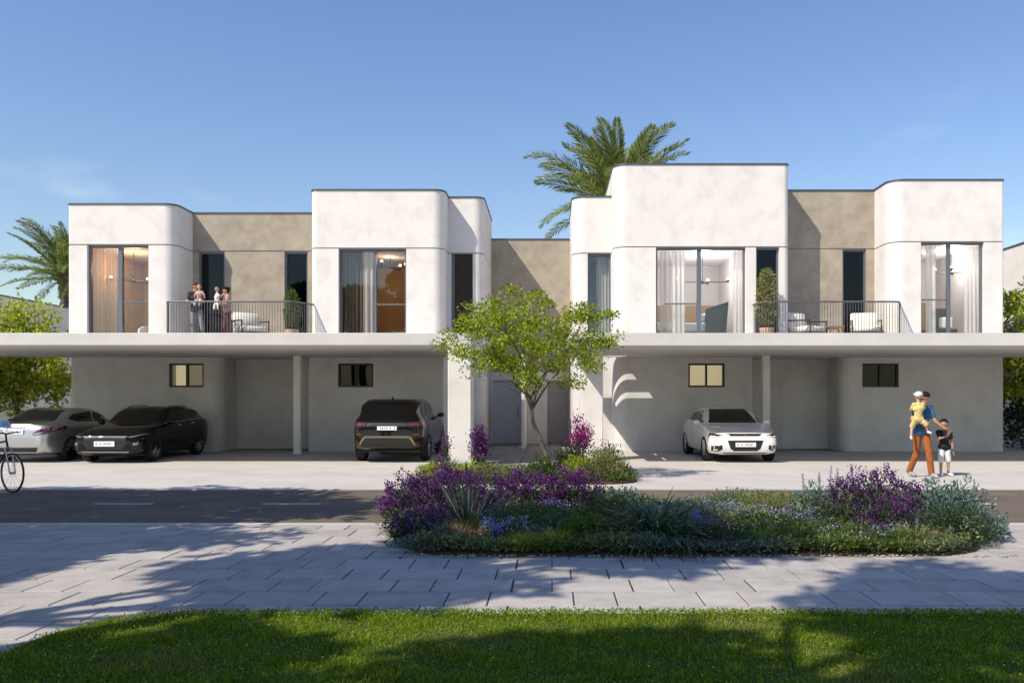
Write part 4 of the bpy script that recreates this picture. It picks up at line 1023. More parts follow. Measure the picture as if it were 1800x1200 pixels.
# ---------------------------------------------------------------- bicycle
def bicycle():
    fh = Vector((-9.45, 14.95, .345)); rh = Vector((-10.33, 15.42, .345)); ax = (fh - rh).normalized()
    sd_ = Vector((-ax.y, ax.x, 0)); up = Vector((0, 0, 1))
    t = thing('bicycle', 'black bicycle standing at the roadside, cut off by the left edge', 'bicycle', (rh.x, rh.y, 0))
    def q(a, z, s=0): return rh + ax * a + up * (z - .345) + sd_ * s
    for h in (fh, rh):
        m = MB(); m.tube([h + (ax * math.cos(a) + up * math.sin(a)) * .335 for a in np.linspace(0, 2 * math.pi, 41)], .016, 8, caps=False)
        wl = m.build('wheel', M['tyre'], t, smo=60)
        m = MB(); m.tube([h + (ax * math.cos(a) + up * math.sin(a)) * .312 for a in np.linspace(0, 2 * math.pi, 41)], .009, 6, caps=False)
        for k in range(20):
            a = k * 2 * math.pi / 20; m.tube([h + sd_ * (.03 if k % 2 else -.03), h + (ax * math.cos(a + .2) + up * math.sin(a + .2)) * .31], .0016, 4)
        m.tube([h - sd_ * .05, h + sd_ * .05], .022, 10); m.build('rim', M['alloy'], wl, smo=60)
    bb = q(.42, .30); st = q(.28, .82); ht = q(.82, .90); hb = q(.86, .78)
    m = MB()
    for a, b in ((bb, st), (st, ht), (bb, hb), (ht, hb)): m.tube([a, b], .018, 8)
    for s in (-.05, .05): m.tube([rh + sd_ * s, bb + sd_ * s * .5], .010, 6); m.tube([rh + sd_ * s, st + sd_ * s * .4 - up * .03], .009, 6)
    m.build('frame', M['blackmetal'], t, smo=60)
    m = MB()
    for s in (-.05, .05): m.tube([hb + sd_ * s, q(.93, .60, s), fh + sd_ * s], .012, 6)
    m.tube([hb - sd_ * .05, hb + sd_ * .05], .016, 6); m.build('fork', M['alloy'], t, smo=60)
    m = MB(); m.tube([ht, ht + up * .14 - ax * .03], .016, 6); m.tube([ht + up * .14 - ax * .15 - sd_ * .30, ht + up * .15 - sd_ * .16, ht + up * .13 + ax * .03, ht + up * .15 + sd_ * .16, ht + up * .14 - ax * .15 + sd_ * .30], .013, 8)
    m.build('handlebar', M['blackmetal'], t, smo=60)
    m = MB(); m.tube([st, st + up * .10], .014, 6); m.ball(st + up * .13 - ax * .02, (.12, .08, .035), 12, 6); m.build('saddle', M['blackmetal'], t, smo=60)
    m = MB(); m.tube([bb + sd_ * .09 + up * .16, bb - sd_ * .09 - up * .16], .01, 6); m.lathe([(.09, -.003), (.09, .003)], tuple(bb), axis='x', seg=20); m.build('crank', M['alloy'], t)
    m = MB(); m.tube([rh + (ax * math.cos(a) + up * math.sin(a)) * .37 for a in np.linspace(.5, 2.9, 14)], .012, 6); m.build('mudguard', M['blackmetal'], t)
    # front bag rack with a light-blue helmet hung on it
    m = MB(); 
    for z in (.70, .80): m.tube([q(1.02, z, -.13), q(1.22, z, -.13), q(1.22, z, .13), q(1.02, z, .13), q(1.02, z, -.13)], .008, 6)
    for a in (1.02, 1.12, 1.22):
        for s in (-.13, .13): m.tube([q(a, .70, s), q(a, .80, s)], .006, 5)
    h = thing('cycle_helmet', 'light blue helmet hanging from the handlebar of the bicycle', 'helmet', tuple(ht + up * .22))
    c = ht + up * .30 - ax * .09
    m = MB(); vs_ = []
    for i in range(7):
        for k in range(16):
            a = 2 * math.pi * k / 16; e = (math.pi / 2) * i / 6
            vs_.append(c + ax * math.cos(a) * math.cos(e) * .15 + sd_ * math.sin(a) * math.cos(e) * .11 + up * (math.sin(e) * .12 - .05))
    m.add(vs_, [(i * 16 + k, i * 16 + (k + 1) % 16, (i + 1) * 16 + (k + 1) % 16, (i + 1) * 16 + k) for i in range(6) for k in range(16)])
    m.build('shell', M['helmet'], h, smo=60)
    m = MB(); m.tube([c + ax * math.cos(a) * .15 + sd_ * math.sin(a) * .11 - up * .055 for a in np.linspace(0, 2 * math.pi, 25)], .012, 6, caps=False); m.build('rim', M['plate'], h, smo=60)
    m = MB(); m.tube([c + sd_ * .10 - up * .05, c - up * .17, c - sd_ * .10 - up * .05], .005, 5); m.build('strap', M['blackmetal'], h)
bicycle()

# ---------------------------------------------------------------- balcony furniture
def armchair(name, label, x, y, rz, group=None):
    t = thing(name, label, 'armchair', (x, y, FLOOR - .03), rz, group)
    m = MB()
    for a, b in ((-.36, -.36), (.36, -.36), (-.36, .36), (.36, .36)): m.tube([(a, b, 0), (a * .97, b, .56 if b < 0 else .62)], .016, 6)
    for sx in (-.36, .36): m.tube([(sx, -.38, .56), (sx, .38, .60)], .020, 6); m.tube([(sx, -.36, .24), (sx, .36, .22)], .014, 6)
    m.tube([(-.36, -.36, .25), (.36, -.36, .25)], .014, 6); m.tube([(-.36, .36, .60), (.36, .36, .60)], .014, 6)
    m.build('frame', M['blackmetal'], t, local=True, smo=60)
    MB().box(-.33, .33, -.36, .32, .26, .42).build('seat_cushion', M['cushion'], t, local=True, bevel=.035, smo=50)
    m = MB(); m.add([(-.34, .16, .40), (.34, .16, .40), (.34, .30, .86), (-.34, .30, .86), (-.34, .34, .36), (.34, .34, .36), (.34, .46, .80), (-.34, .46, .80)],
        [(0, 1, 2, 3), (7, 6, 5, 4), (0, 4, 5, 1), (1, 5, 6, 2), (2, 6, 7, 3), (3, 7, 4, 0)])
    m.build('back_cushion', M['cushion'], t, local=True, bevel=.04, smo=50)
    t.scale = (1.2, 1.2, 1.12)
    return t
armchair('armchair', 'white cushioned armchair left of the small wooden table on the right balcony', X(1420, 26.6), 26.75, math.radians(38), 'armchairs on the right balcony')
armchair('armchair', 'white cushioned armchair right of the small wooden table on the right balcony', X(1524, 26.6), 26.75, math.radians(-14), 'armchairs on the right balcony')
armchair('armchair', 'white cushioned armchair on the left balcony, beside the woman in pink', X(440, 26.8), 26.8, math.radians(40))
tx = X(1467, 26.5)
t = thing('side_table', 'small slatted wooden table between the two white armchairs', 'table', (tx, 26.5, FLOOR - .03))
for i in range(6):
    MB().box(-.22 + i * .075, -.22 + i * .075 + .066, -.22, .22, .44, .465).build('slat', M['wood'], t, local=True)
m = MB(); m.box(-.20, .20, -.20, -.17, .39, .438); m.box(-.20, .20, .17, .20, .39, .438); m.build('frame', M['wood'], t, local=True)
for a in (-.19, .19):
    for b in (-.19, .19): MB().box(a - .02, a + .02, b - .02, b + .02, 0, .388).build('leg', M['wood'], t, local=True)

def potted(label, x, y, z, pr, ph, fh, fr, leaf, n, lsize):
    t = thing('potted_plant', label, 'plant', (x, y, z))
    m = MB(); m.lathe([(pr * .72, 0), (pr * .78, .01), (pr, ph), (pr * .9, ph), (pr * .88, ph - .05), (.01, ph - .05)], (x, y, z), seg=20)
    m.build('pot', M['terracotta'], t, smo=40)
    m = MB(); tips = []
    for k in range(7):
        a = k * .9 + 1; h = fh * rnd.uniform(.7, 1)
        p = [(x, y, z + ph - .05), (x + math.cos(a) * fr * .3, y + math.sin(a) * fr * .3, z + ph + h * .45), (x + math.cos(a) * fr * .55, y + math.sin(a) * fr * .55, z + ph + h * .95)]
        m.tube(p, [.014, .010, .004], 5); tips.append(p)
    m.build('stem', M['bark'], t)
    u = RS.rand(n); a = RS.uniform(0, 2 * math.pi, n); k = RS.rand(n) ** .6
    prof = np.interp(u, [0, .15, .5, .85, 1], [.45, .85, 1.0, .7, .25])
    Pp = np.stack([x + np.cos(a) * k * prof * fr, y + np.sin(a) * k * prof * fr, z + ph + .08 + u * fh], 1)
    D = np.stack([np.cos(a), np.sin(a), RS.uniform(-.5, .9, n)], 1) + RS.normal(0, .4, (n, 3))
    leaf_obj('foliage', Pp, D, lsize * RS.uniform(.7, 1.3, n), lsize * .42, M[leaf], t)
potted('tall potted shrub by the railing at the left end of the right balcony', X(1349, 25.98), 26.05, FLOOR - .03, .23, .38, 1.72, .34, 'olive_leaf', 1500, .085)
potted('potted shrub in a pale clay pot at the right end of the left balcony', X(513, 26.9), 26.9, FLOOR - .03, .22, .40, 1.15, .27, 'green_leaf', 800, .085)

# ---------------------------------------------------------------- people
def capsule(mb, a, b, ra, rb, seg=12):
    a, b = Vector(a), Vector(b); d = (b - a)
    if d.length < 1e-5: mb.ball(a, ra, seg, 8); return
    n = d.normalized(); pts = []; rr = []
    for k in range(5, 0, -1):
        e = k / 5 * math.pi / 2 * .98; pts.append(a - n * ra * math.sin(e)); rr.append(ra * math.cos(e))
    for k in range(4): pts.append(a + d * k / 3); rr.append(ra + (rb - ra) * k / 3)
    for k in range(1, 6):
        e = k / 5 * math.pi / 2 * .98; pts.append(b + n * rb * math.sin(e)); rr.append(rb * math.cos(e))
    mb.tube(pts, rr, seg)
def fuse(name, mb, mat, parent, voxel=.011, it=3):
    o = mb.build(name, None, None)
    md = o.modifiers.new('r', 'REMESH'); md.mode = 'VOXEL'; md.voxel_size = voxel; md.use_smooth_shade = True
    ms = o.modifiers.new('s', 'SMOOTH'); ms.factor = .5; ms.iterations = it
    dg = bpy.context.evaluated_depsgraph_get(); me = bpy.data.meshes.new_from_object(o.evaluated_get(dg)); me.name = name
    bpy.data.objects.remove(o)
    iw = world_of(parent).inverted(); me.transform(iw); smooth(me)
    me.materials.clear()
    return link(name, me, mat, parent)
def hand(mb, wrist, d, side, s=1.0, curl=.5):
    """palm, four unequal bent fingers and a thumb; d = hand direction, side = towards the thumb"""
    d = Vector(d).normalized(); side = Vector(side); side = (side - d * side.dot(d)).normalized(); nrm = d.cross(side)
    w_ = Vector(wrist)
    for k in range(4):
        o = side * (.030 - .020 * k) * s
        capsule(mb, w_ + o * .6 + d * .01 * s, w_ + o + d * .085 * s, .017 * s, .013 * s, 8)
        ln = (.068, .078, .072, .055)[k] * s; a = curl
        p0 = w_ + o + d * .088 * s; p1 = p0 + (d * math.cos(a) - nrm * math.sin(a)) * ln * .55; p2 = p1 + (d * math.cos(a * 2) - nrm * math.sin(a * 2)) * ln * .5
        capsule(mb, p0, p1, .0095 * s, .0088 * s, 8); capsule(mb, p1, p2, .0088 * s, .0078 * s, 8)
    p0 = w_ + side * .026 * s + d * .02 * s; p1 = p0 + (d * .7 + side * .8).normalized() * .045 * s; p2 = p1 + (d * 1 + side * .2 - nrm * .3).normalized() * .035 * s
    capsule(mb, p0, p1, .013 * s, .011 * s, 8); capsule(mb, p1, p2, .011 * s, .009 * s, 8)
def head(mb, c, face, s, t, hair, hairmode='short'):
    """c centre of the head, s head height; face = looking direction"""
    f = Vector(face).normalized(); up = Vector((0, 0, 1)); up = (up - f * up.dot(f)).normalized(); r = f.cross(up); c = Vector(c); h = s / 2
    def L3(a, b, d_): return c + f * a * h + r * b * h + up * d_ * h
    mb.ball(L3(-.08, 0, .22), h * .76, 16, 12); capsule(mb, L3(.18, 0, .05), L3(.30, 0, -.58), h * .52, h * .30)
    capsule(mb, L3(.60, 0, .08), L3(.80, 0, -.18), h * .07, h * .11, 8)     # nose
    capsule(mb, L3(.52, -.28, .16), L3(.52, .28, .16), h * .12, h * .12, 8)   # brow
    capsule(mb, L3(.55, -.13, -.45), L3(.55, .13, -.45), h * .085, h * .085, 8)   # lips
    for sg in (-1, 1): capsule(mb, L3(-.03, sg * .74, .10), L3(-.06, sg * .76, -.16), h * .09, h * .07, 8)
    e = MB()
    for sg in (-1, 1): e.ball(L3(.60, sg * .26, .02), h * .075, 8, 6)
    e.build('eyes', M['hair_dark'], t, smo=60)
    hm = MB()
    hm.ball(L3(-.14, 0, .36), h * .80, 16, 12); hm.ball(L3(-.30, 0, .10), h * .72, 14, 10)
    if hairmode == 'bun': hm.ball(L3(-.85, 0, .55), h * .38, 12, 8); capsule(hm, L3(-.5, -.3, -.3), L3(-.5, .3, -.3), h * .35, h * .35)
    if hairmode == 'long': capsule(hm, L3(-.35, 0, .1), L3(-.45, 0, -.9), h * .66, h * .40); 
    if hairmode == 'swept': capsule(hm, L3(.25, -.2, .85), L3(-.3, .2, .85), h * .34, h * .40)
    fuse('hair', hm, hair, t, .012, 2)
def limb(mb, pts, rs, seg=12):
    for i in range(len(pts) - 1): capsule(mb, pts[i], pts[i + 1], rs[i], rs[i + 1], seg)
def person(label, base, J, skin, hairmat, hairmode='short', shirt=None, trousers=None, sleeves='short', s=1.0, shorts=False, shoes=None, voxel=.011, fl=1.0, hands=True, cap=None, group=None, base_z=0, name='person', cat='person', barearm=False):
    """J: joints relative to base. s: girth scale"""
    t = thing(name, label, cat, tuple(base), group=group)
    B = Vector(base); G = {k: B + Vector(v) for k, v in J.items() if k not in ('face', 'lh', 'rh')}
    f = Vector(J['face']).normalized()
    b = MB()
    sh = (G['ls'] - G['rs']).normalized()
    # torso
    capsule(b, G['pel'] - sh * .055 * s, G['pel'] + sh * .055 * s, .115 * s, .115 * s)
    capsule(b, G['pel'], G['chest'], .118 * s, .125 * s); capsule(b, G['chest'] - sh * .065 * s, G['chest'] + sh * .065 * s, .115 * s, .115 * s)
    capsule(b, G['ls'], G['rs'], .062 * s, .062 * s); capsule(b, G['chest'], G['neck'], .10 * s, .055 * s); capsule(b, G['neck'], G['head'], .052 * s, .050 * s)
    hs = J.get('hs', (.235,))[0] if False else None
    HH = (G['top'] - G['head']).length * 2
    head(b, G['head'], f, HH, t, hairmat, hairmode)
    for q in 'lr':
        limb(b, [G[q + 's'], G[q + 'e'], G[q + 'w']], [.052 * s, .038 * s, .027 * s])
        if hands: hand(b, G[q + 'w'], J[q + 'h'][0], J[q + 'h'][1], HH / .235, J[q + 'h'][2])
        limb(b, [G[q + 'hip'], G[q + 'k'], G[q + 'a']], [.088 * s, .055 * s, .036 * s])
        capsule(b, G[q + 'a'], G[q + 't'], .035 * s, .030 * s)
    fuse('body', b, skin, t, voxel)
    if shirt:
        m = MB()
        capsule(m, G['pel'] - sh * .058 * s + Vector((0, 0, .0)), G['pel'] + sh * .058 * s, .130 * s, .130 * s)
        capsule(m, G['pel'], G['chest'], .132 * s, .140 * s); capsule(m, G['chest'] - sh * .07 * s, G['chest'] + sh * .07 * s, .128 * s, .128 * s)
        capsule(m, G['ls'], G['rs'], .076 * s, .076 * s); capsule(m, G['chest'], G['neck'] - (G['neck'] - G['chest']) * .25, .112 * s, .082 * s)
        for q in 'lr':
            k = {'short': .62, 'long': 1.0, 'none': .12}[sleeves]
            e = G[q + 's'] + (G[q + 'e'] - G[q + 's']) * k
            capsule(m, G[q + 's'], e, .069 * s, .058 * s)
            if sleeves == 'long': capsule(m, G[q + 'e'], G[q + 'e'] + (G[q + 'w'] - G[q + 'e']) * .88, .050 * s, .038 * s)
        fuse('shirt', m, shirt, t, voxel, 2)
    if trousers:
        m = MB()
        capsule(m, G['pel'] - sh * .055 * s, G['pel'] + sh * .055 * s, .124 * s, .124 * s)
        for q in 'lr':
            if shorts: limb(m, [G[q + 'hip'], G[q + 'hip'] + (G[q + 'k'] - G[q + 'hip']) * .98], [.092 * s, .084 * s])
            else: limb(m, [G[q + 'hip'], G[q + 'k'], G[q + 'a'] + (G[q + 'k'] - G[q + 'a']) * .05], [.093 * s, .062 * s * (fl * .5 + .5), .054 * s * fl])
        fuse('shorts' if shorts else 'trousers', m, trousers, t, voxel, 2)
    if shoes:
        for q in 'lr':
            m = MB(); capsule(m, G[q + 'a'] + Vector((0, 0, -.02 * s)), G[q + 't'], .046 * s, .040 * s); fuse('shoe', m, shoes, t, voxel, 2)
    if cap:
        c = G['head']; h = HH / 2; m = MB()
        m.ball(c + Vector((0, 0, h * .42)) - f * h * .12, (h * .90, h * .90, h * .74), 16, 10); capsule(m, c + f * h * .4 + Vector((0, 0, h * .5)), c + f * h * 1.15 + Vector((0, 0, h * .40)), h * .26, h * .20)
        fuse('cap', m, cap, t, voxel, 2)
    return t
g0 = X(1619, 17.9)
person('man in a teal-blue T-shirt and rust-orange trousers walking with two children', (g0, 17.9, 0), dict(
    pel=(.00, 0, .96), chest=(.03, .0, 1.30), neck=(.05, -.01, 1.52), head=(.08, -.03, 1.66), top=(.08, -.03, 1.78), face=(.55, -.8, -.35),
    ls=(.20, .04, 1.44), rs=(-.12, -.05, 1.45), le=(.27, -.06, 1.17), lw=(.43, -.12, 1.03), lh=((.75, -.2, -.45), (.2, -.8, .2), .35),
    re=(-.24, -.12, 1.22), rw=(-.08, -.30, 1.13), rh=((.9, -.25, .1), (0, 0, 1), .7),
    lhip=(.08, -.02, .90), rhip=(-.08, 0, .90), lk=(.10, -.16, .50), la=(.13, -.20, .09), lt=(.17, -.36, .045),
    rk=(-.08, .03, .50), ra=(-.19, .14, .11), rt=(-.13, .0, .045)),
    M['skin_tan'], M['hair_dark'], shirt=M['c_blue'], trousers=M['c_orange'], shoes=M['shoe_grey'], fl=1.22)
person('toddler in a white cap and yellow clothes carried on the man\'s arm', (g0 - .16, 17.66, 1.17), dict(
    pel=(.0, 0, .06), chest=(-.01, -.02, .27), neck=(-.01, -.02, .40), head=(.0, .0, .52), top=(.0, .0, .615), face=(-.35, .75, .1),
    ls=(-.10, -.02, .35), rs=(.08, -.02, .35), le=(-.14, .05, .24), lw=(-.05, .14, .25), lh=((.8, .4, .1), (0, 0, 1), .5),
    re=(.15, .05, .27), rw=(.20, .14, .33), rh=((.5, .6, .3), (0, 0, 1), .5),
    lhip=(-.06, 0, .04), rhip=(.06, 0, .04), lk=(-.09, .10, -.10), la=(-.13, .05, -.30), lt=(-.15, -.02, -.35),
    rk=(.13, -.05, -.06), ra=(.19, -.02, -.20), rt=(.22, -.09, -.23)),
    M['skin'], M['hair_blond'], shirt=M['c_yellow'], trousers=M['c_yellow'], s=.60, shoes=M['c_white'], voxel=.009, cap=M['c_white'], shorts=True)
cx = X(1660, 18.15)
person('young boy in a black T-shirt and white shorts holding the man\'s hand', (cx, 18.15, 0), dict(
    pel=(0, 0, .62), chest=(.0, 0, .84), neck=(-.01, 0, .98), head=(-.02, -.02, 1.10), top=(-.02, -.02, 1.21), face=(-.45, -.8, .1),
    ls=(.12, 0, .93), rs=(-.13, 0, .93), le=(.16, .01, .74), lw=(.17, -.02, .56), lh=((.05, -.1, -1), (-.3, -1, 0), .3),
    re=(-.16, -.10, .80), rw=(-.05, -.24, .86), rh=((.2, -.3, .8), (.3, 0, .3), .6),
    lhip=(.06, 0, .58), rhip=(-.06, 0, .58), lk=(.08, -.01, .33), la=(.08, .0, .07), lt=(.12, -.12, .03),
    rk=(-.08, -.02, .33), ra=(-.08, -.01, .07), rt=(-.11, -.13, .03)),
    M['skin_tan'], M['hair_dark'], shirt=M['c_black'], trousers=M['c_white'], s=.70, shorts=True, shoes=M['c_white'], voxel=.009)
# balcony people
bz = FLOOR - .03; hx_ = X(343, 26.3)
person('man in a charcoal top and pale grey jeans holding a baby on the left balcony', (hx_, 26.3, bz), dict(
    pel=(.03, 0, .98), chest=(.0, 0, 1.32), neck=(-.01, -.01, 1.52), head=(.02, -.03, 1.66), top=(.02, -.03, 1.78), face=(.85, -.45, -.1),
    ls=(.12, .12, 1.44), rs=(-.13, -.12, 1.44), le=(.23, .02, 1.20), lw=(.26, -.14, 1.20), lh=((.3, -.8, .2), (0, 0, 1), .6),
    re=(-.15, -.22, 1.18), rw=(.08, -.30, 1.14), rh=((.95, -.1, .15), (0, 0, 1), .6),
    lhip=(.12, .03, .92), rhip=(-.05, -.03, .92), lk=(.20, .02, .50), la=(.24, .06, .08), lt=(.34, -.05, .04),
    rk=(-.06, -.05, .50), ra=(-.05, .02, .08), rt=(.02, -.12, .04)),
    M['skin'], M['hair_red'], 'swept', shirt=M['c_charcoal'], trousers=M['c_grey'], shoes=M['shoe_grey'], fl=1.1)
person('bald baby in pink and white held by the man in charcoal', (hx_ + .24, 26.02, bz + 1.20), dict(
    pel=(.0, 0, .04), chest=(.01, -.01, .20), neck=(.01, -.01, .31), head=(.0, -.01, .42), top=(.0, -.01, .50), face=(.35, -.9, .05),
    ls=(.09, 0, .27), rs=(-.07, 0, .27), le=(.16, -.03, .20), lw=(.19, -.08, .13), lh=((.2, -.5, -.5), (0, 0, 1), .4),
    re=(-.11, -.05, .18), rw=(-.09, -.11, .11), rh=((.1, -.5, -.5), (0, 0, 1), .4),
    lhip=(.05, 0, .02), rhip=(-.05, 0, .02), lk=(.06, -.10, -.03), la=(.05, -.12, -.15), lt=(.06, -.17, -.18),
    rk=(-.08, -.10, -.03), ra=(-.10, -.12, -.14), rt=(-.11, -.17, -.17)),
    M['skin'], M['hair_blond'], shirt=M['c_pink'], trousers=M['c_white'], s=.52, voxel=.010)
wx_ = X(398, 26.3)
person('woman with a dark hair bun, pink top and maroon trousers on the left balcony', (wx_, 26.3, bz), dict(
    pel=(.02, 0, .95), chest=(.03, 0, 1.24), neck=(.02, -.01, 1.42), head=(-.01, -.03, 1.54), top=(-.01, -.03, 1.655), face=(-.85, -.45, -.1),
    ls=(.10, -.14, 1.34), rs=(-.05, .13, 1.34), le=(.08, -.24, 1.12), lw=(-.12, -.28, 1.16), lh=((-.9, .1, .2), (0, 0, 1), .6),
    re=(-.14, .08, 1.12), rw=(-.24, -.08, 1.14), rh=((-.5, -.6, .2), (0, 0, 1), .6),
    lhip=(.08, -.05, .90), rhip=(-.04, .05, .90), lk=(.08, -.08, .48), la=(.09, -.02, .08), lt=(.0, -.12, .04),
    rk=(-.05, .0, .48), ra=(-.04, .06, .08), rt=(-.14, -.02, .04)),
    M['skin'], M['hair_dark'], 'bun', shirt=M['c_pink'], trousers=M['c_maroon'], shoes=M['shoe_grey'], s=.93, fl=1.25)
person('small child in cream held by the woman in pink', (wx_ - .17, 26.02, bz + 1.12), dict(
    pel=(.0, 0, .04), chest=(-.01, -.01, .20), neck=(-.01, -.01, .31), head=(.0, -.01, .42), top=(.0, -.01, .50), face=(.8, -.3, .05),
    ls=(.05, -.07, .27), rs=(-.05, .07, .27), le=(.10, -.08, .22), lw=(.17, -.06, .25), lh=((.8, .1, .3), (0, 0, 1), .4),
    re=(-.04, .10, .18), rw=(.06, .12, .2), rh=((.8, .1, .3), (0, 0, 1), .4),
    lhip=(.02, -.05, .02), rhip=(-.04, .04, .02), lk=(.06, -.10, -.06), la=(.05, -.10, -.18), lt=(.10, -.13, -.2),
    rk=(-.06, -.06, -.06), ra=(-.07, -.08, -.18), rt=(-.08, -.13, -.2)),
    M['skin'], M['hair_blond'], shirt=M['cushion'], trousers=M['cushion'], s=.52, voxel=.010)

# ---------------------------------------------------------------- trees and shrubs
def branch(a, b, n=5, sag=.0, wob=.05):
    a, b = Vector(a), Vector(b); L_ = (b - a).length; pts = []
    for i in range(n + 1):
        u = i / n; p = a.lerp(b, u) + Vector((rnd.gauss(0, wob), rnd.gauss(0, wob), rnd.gauss(0, wob * .6))) * L_ * (1 if 0 < i < n else 0)
        p.z += sag * math.sin(u * math.pi) * L_; pts.append(p)
    return pts
def tree(name, label, base, forks, crown_c, crown_r, nclump, nleaf, lsize, leafm, trunk_r=.09, clump_r=.3, flat=.5, group=None, cat='tree', lower=-.4, kind=None):
    base = Vector(base); t = thing(name, label, cat, tuple(base), group=group)
    cc = Vector(crown_c)
    m = MB(); ends = []
    trunk = [base + Vector(p) for p in forks]
    # smooth trunk with a flare at the foot
    rr = [trunk_r * (1.35 if i == 0 else 1 - .4 * i / (len(trunk) - 1)) for i in range(len(trunk))]
    m.tube(trunk, rr, 10)
    top = trunk[-1]; mains = []
    for k in range(7):
        a = k * 2 * math.pi / 7 + rnd.uniform(-.3, .3); rad = rnd.uniform(.35, .7)
        e = cc + Vector((math.cos(a) * crown_r[0] * rad, math.sin(a) * crown_r[1] * rad, crown_r[2] * rnd.uniform(-.45, .55)))
        st = trunk[-1 if k % 2 else -2]
        pts = branch(st, e, 5, .06, .05); m.tube(pts, [trunk_r * .5 * (1 - .7 * i / 5) for i in range(6)], 7); mains.append(pts)
    clumps = []
    tries = 0
    while len(clumps) < nclump and tries < 20000:
        tries += 1
        v = Vector((rnd.gauss(0, 1), rnd.gauss(0, 1), rnd.gauss(0, 1))).normalized() * rnd.random() ** .42
        if v.z < lower: continue
        q = cc + Vector((v.x * crown_r[0], v.y * crown_r[1], v.z * crown_r[2]))
        q += Vector((rnd.gauss(0, .10) * crown_r[0], rnd.gauss(0, .10) * crown_r[1], rnd.gauss(0, .11) * crown_r[2]))
        if all((q - c).length > clump_r * .62 for c in clumps): clumps.append(q)
        elif rnd.random() < .02: clumps.append(q)
    for q in clumps:
        best = min((p for ms in mains for p in ms[2:]), key=lambda p: (p - q).length)
        m.tube(branch(best, q, 3, .03, .05), [trunk_r * .16, trunk_r * .12, trunk_r * .08, trunk_r * .04], 5)
    m.build('trunk', M['bark'], t, smo=60)
    Pp = []; D = []
    per = max(8, nleaf // len(clumps))
    for q in clumps:
        r = clump_r * rnd.uniform(.6, 1.25); n = int(per * rnd.uniform(.35, 1.6))
        d = RS.normal(size=(n, 3)); d = unit(d) * (RS.rand(n, 1) ** .5)
        Pp.append(np.array(q) + d * [r, r, r * flat]); D.append(d + RS.normal(0, .5, (n, 3)) + [0, 0, .15])
    Pp = np.concatenate(Pp); D = np.concatenate(D); n = len(Pp)
    leaf_obj('crown', Pp, D, lsize * RS.uniform(.6, 1.3, n), lsize * .55, M[leafm], t)
    return t
# the small courtyard tree
tb = Vector((X(966, 17.2), 17.2, 0.05))
tree('courtyard_tree', 'small bright green leafy tree with a thin leaning forked trunk in the near planting bed', tb,
     [(0, 0, 0), (-.03, 0, .35), (-.20, .02, .80), (-.33, .0, 1.10), (-.36, .0, 1.35), (-.38, .02, 1.6)],
     (X(936, 17.2), 17.2, 2.80), (1.82, 1.5, 1.02), 125, 14000, .070, 'tree_leaf', .05, .30, .42, lower=-.80)
# shrub trees at the edges of the houses
tree('shrub_tree', 'yellow-green broad shrub tree at the far left behind the silver car', (X(30, 27.6), 27.6, 0), [(0, 0, 0), (.05, 0, .7), (0, 0, 1.4), (.1, 0, 1.9)],
     (X(10, 27.6), 27.6, 2.9), (2.1, 1.2, 1.95), 150, 12000, .15, 'hedge_leaf', .12, .42, .8, lower=-.85)
tree('shrub_tree', 'yellow-green shrub tree at the far right beyond the end of the house', (X(1805, 27.5), 27.5, 0), [(0, 0, 0), (.05, 0, .7), (0, 0, 1.5), (.1, 0, 2.2)],
     (X(1812, 27.5), 27.5, 3.4), (1.05, 1.0, 1.95), 90, 8000, .15, 'hedge_leaf', .12, .40, .8, lower=-.8)
tree('dark_shrub', 'dark green dense shrub under the carport roof at the far right', (X(1806, 29.2), 29.2, 0), [(0, 0, 0), (.03, 0, .3), (0, 0, .6), (0, 0, .8)],
     (X(1830, 29.2), 29.2, 1.5), (1.7, .6, 1.5), 90, 8000, .14, 'dark_leaf', .10, .42, .9, cat='shrub', lower=-.98)

# date palms
def frond_mesh(L_, droop, seed):
    r = random.Random(seed); n = 24; pts = []; a = 0.0; p = Vector((0, 0, 0)); ang = 0.15
    for i in range(n + 1):
        pts.append(p.copy()); u = i / n
        p = p + Vector((math.cos(ang), 0, math.sin(ang))) * (L_ / n); ang -= droop / n * (0.35 + 1.3 * u)
    mb = MB(); mb.tube(pts, [.030 * (1 - .85 * i / n) + .004 for i in range(n + 1)], 5)
    for i in range(4, n * 4):
        u = i / (n * 4); k = u * n; j = min(n - 1, int(k)); q = pts[j].lerp(pts[j + 1], k - j); d = (pts[j + 1] - pts[j]).normalized()
        nrm = Vector((-d.z, 0, d.x))
        ll = L_ * .17 * (math.sin(math.pi * min(1, (u + .06) * .93)) ** .55) * r.uniform(.85, 1.1)
        for sg in (-1, 1):
            dd = (d * .80 + Vector((0, sg, 0)) * .72 + nrm * r.uniform(-.05, .6)).normalized(); w_ = .060
            e = q + dd * ll + Vector((0, 0, -ll * .16)); mid = q + dd * ll * .5
            sdv = d * w_ * .5
            mb.add([q, mid + sdv + nrm * .004, e, mid - sdv], [(0, 1, 2, 3)])
    o = mb.build('tmp', M['palm_leaf'], fix=False); me = o.data; bpy.data.objects.remove(o); return me
fm = [frond_mesh(3.4, .8, 1), frond_mesh(3.6, 1.15, 2), frond_mesh(3.1, .5, 3)]
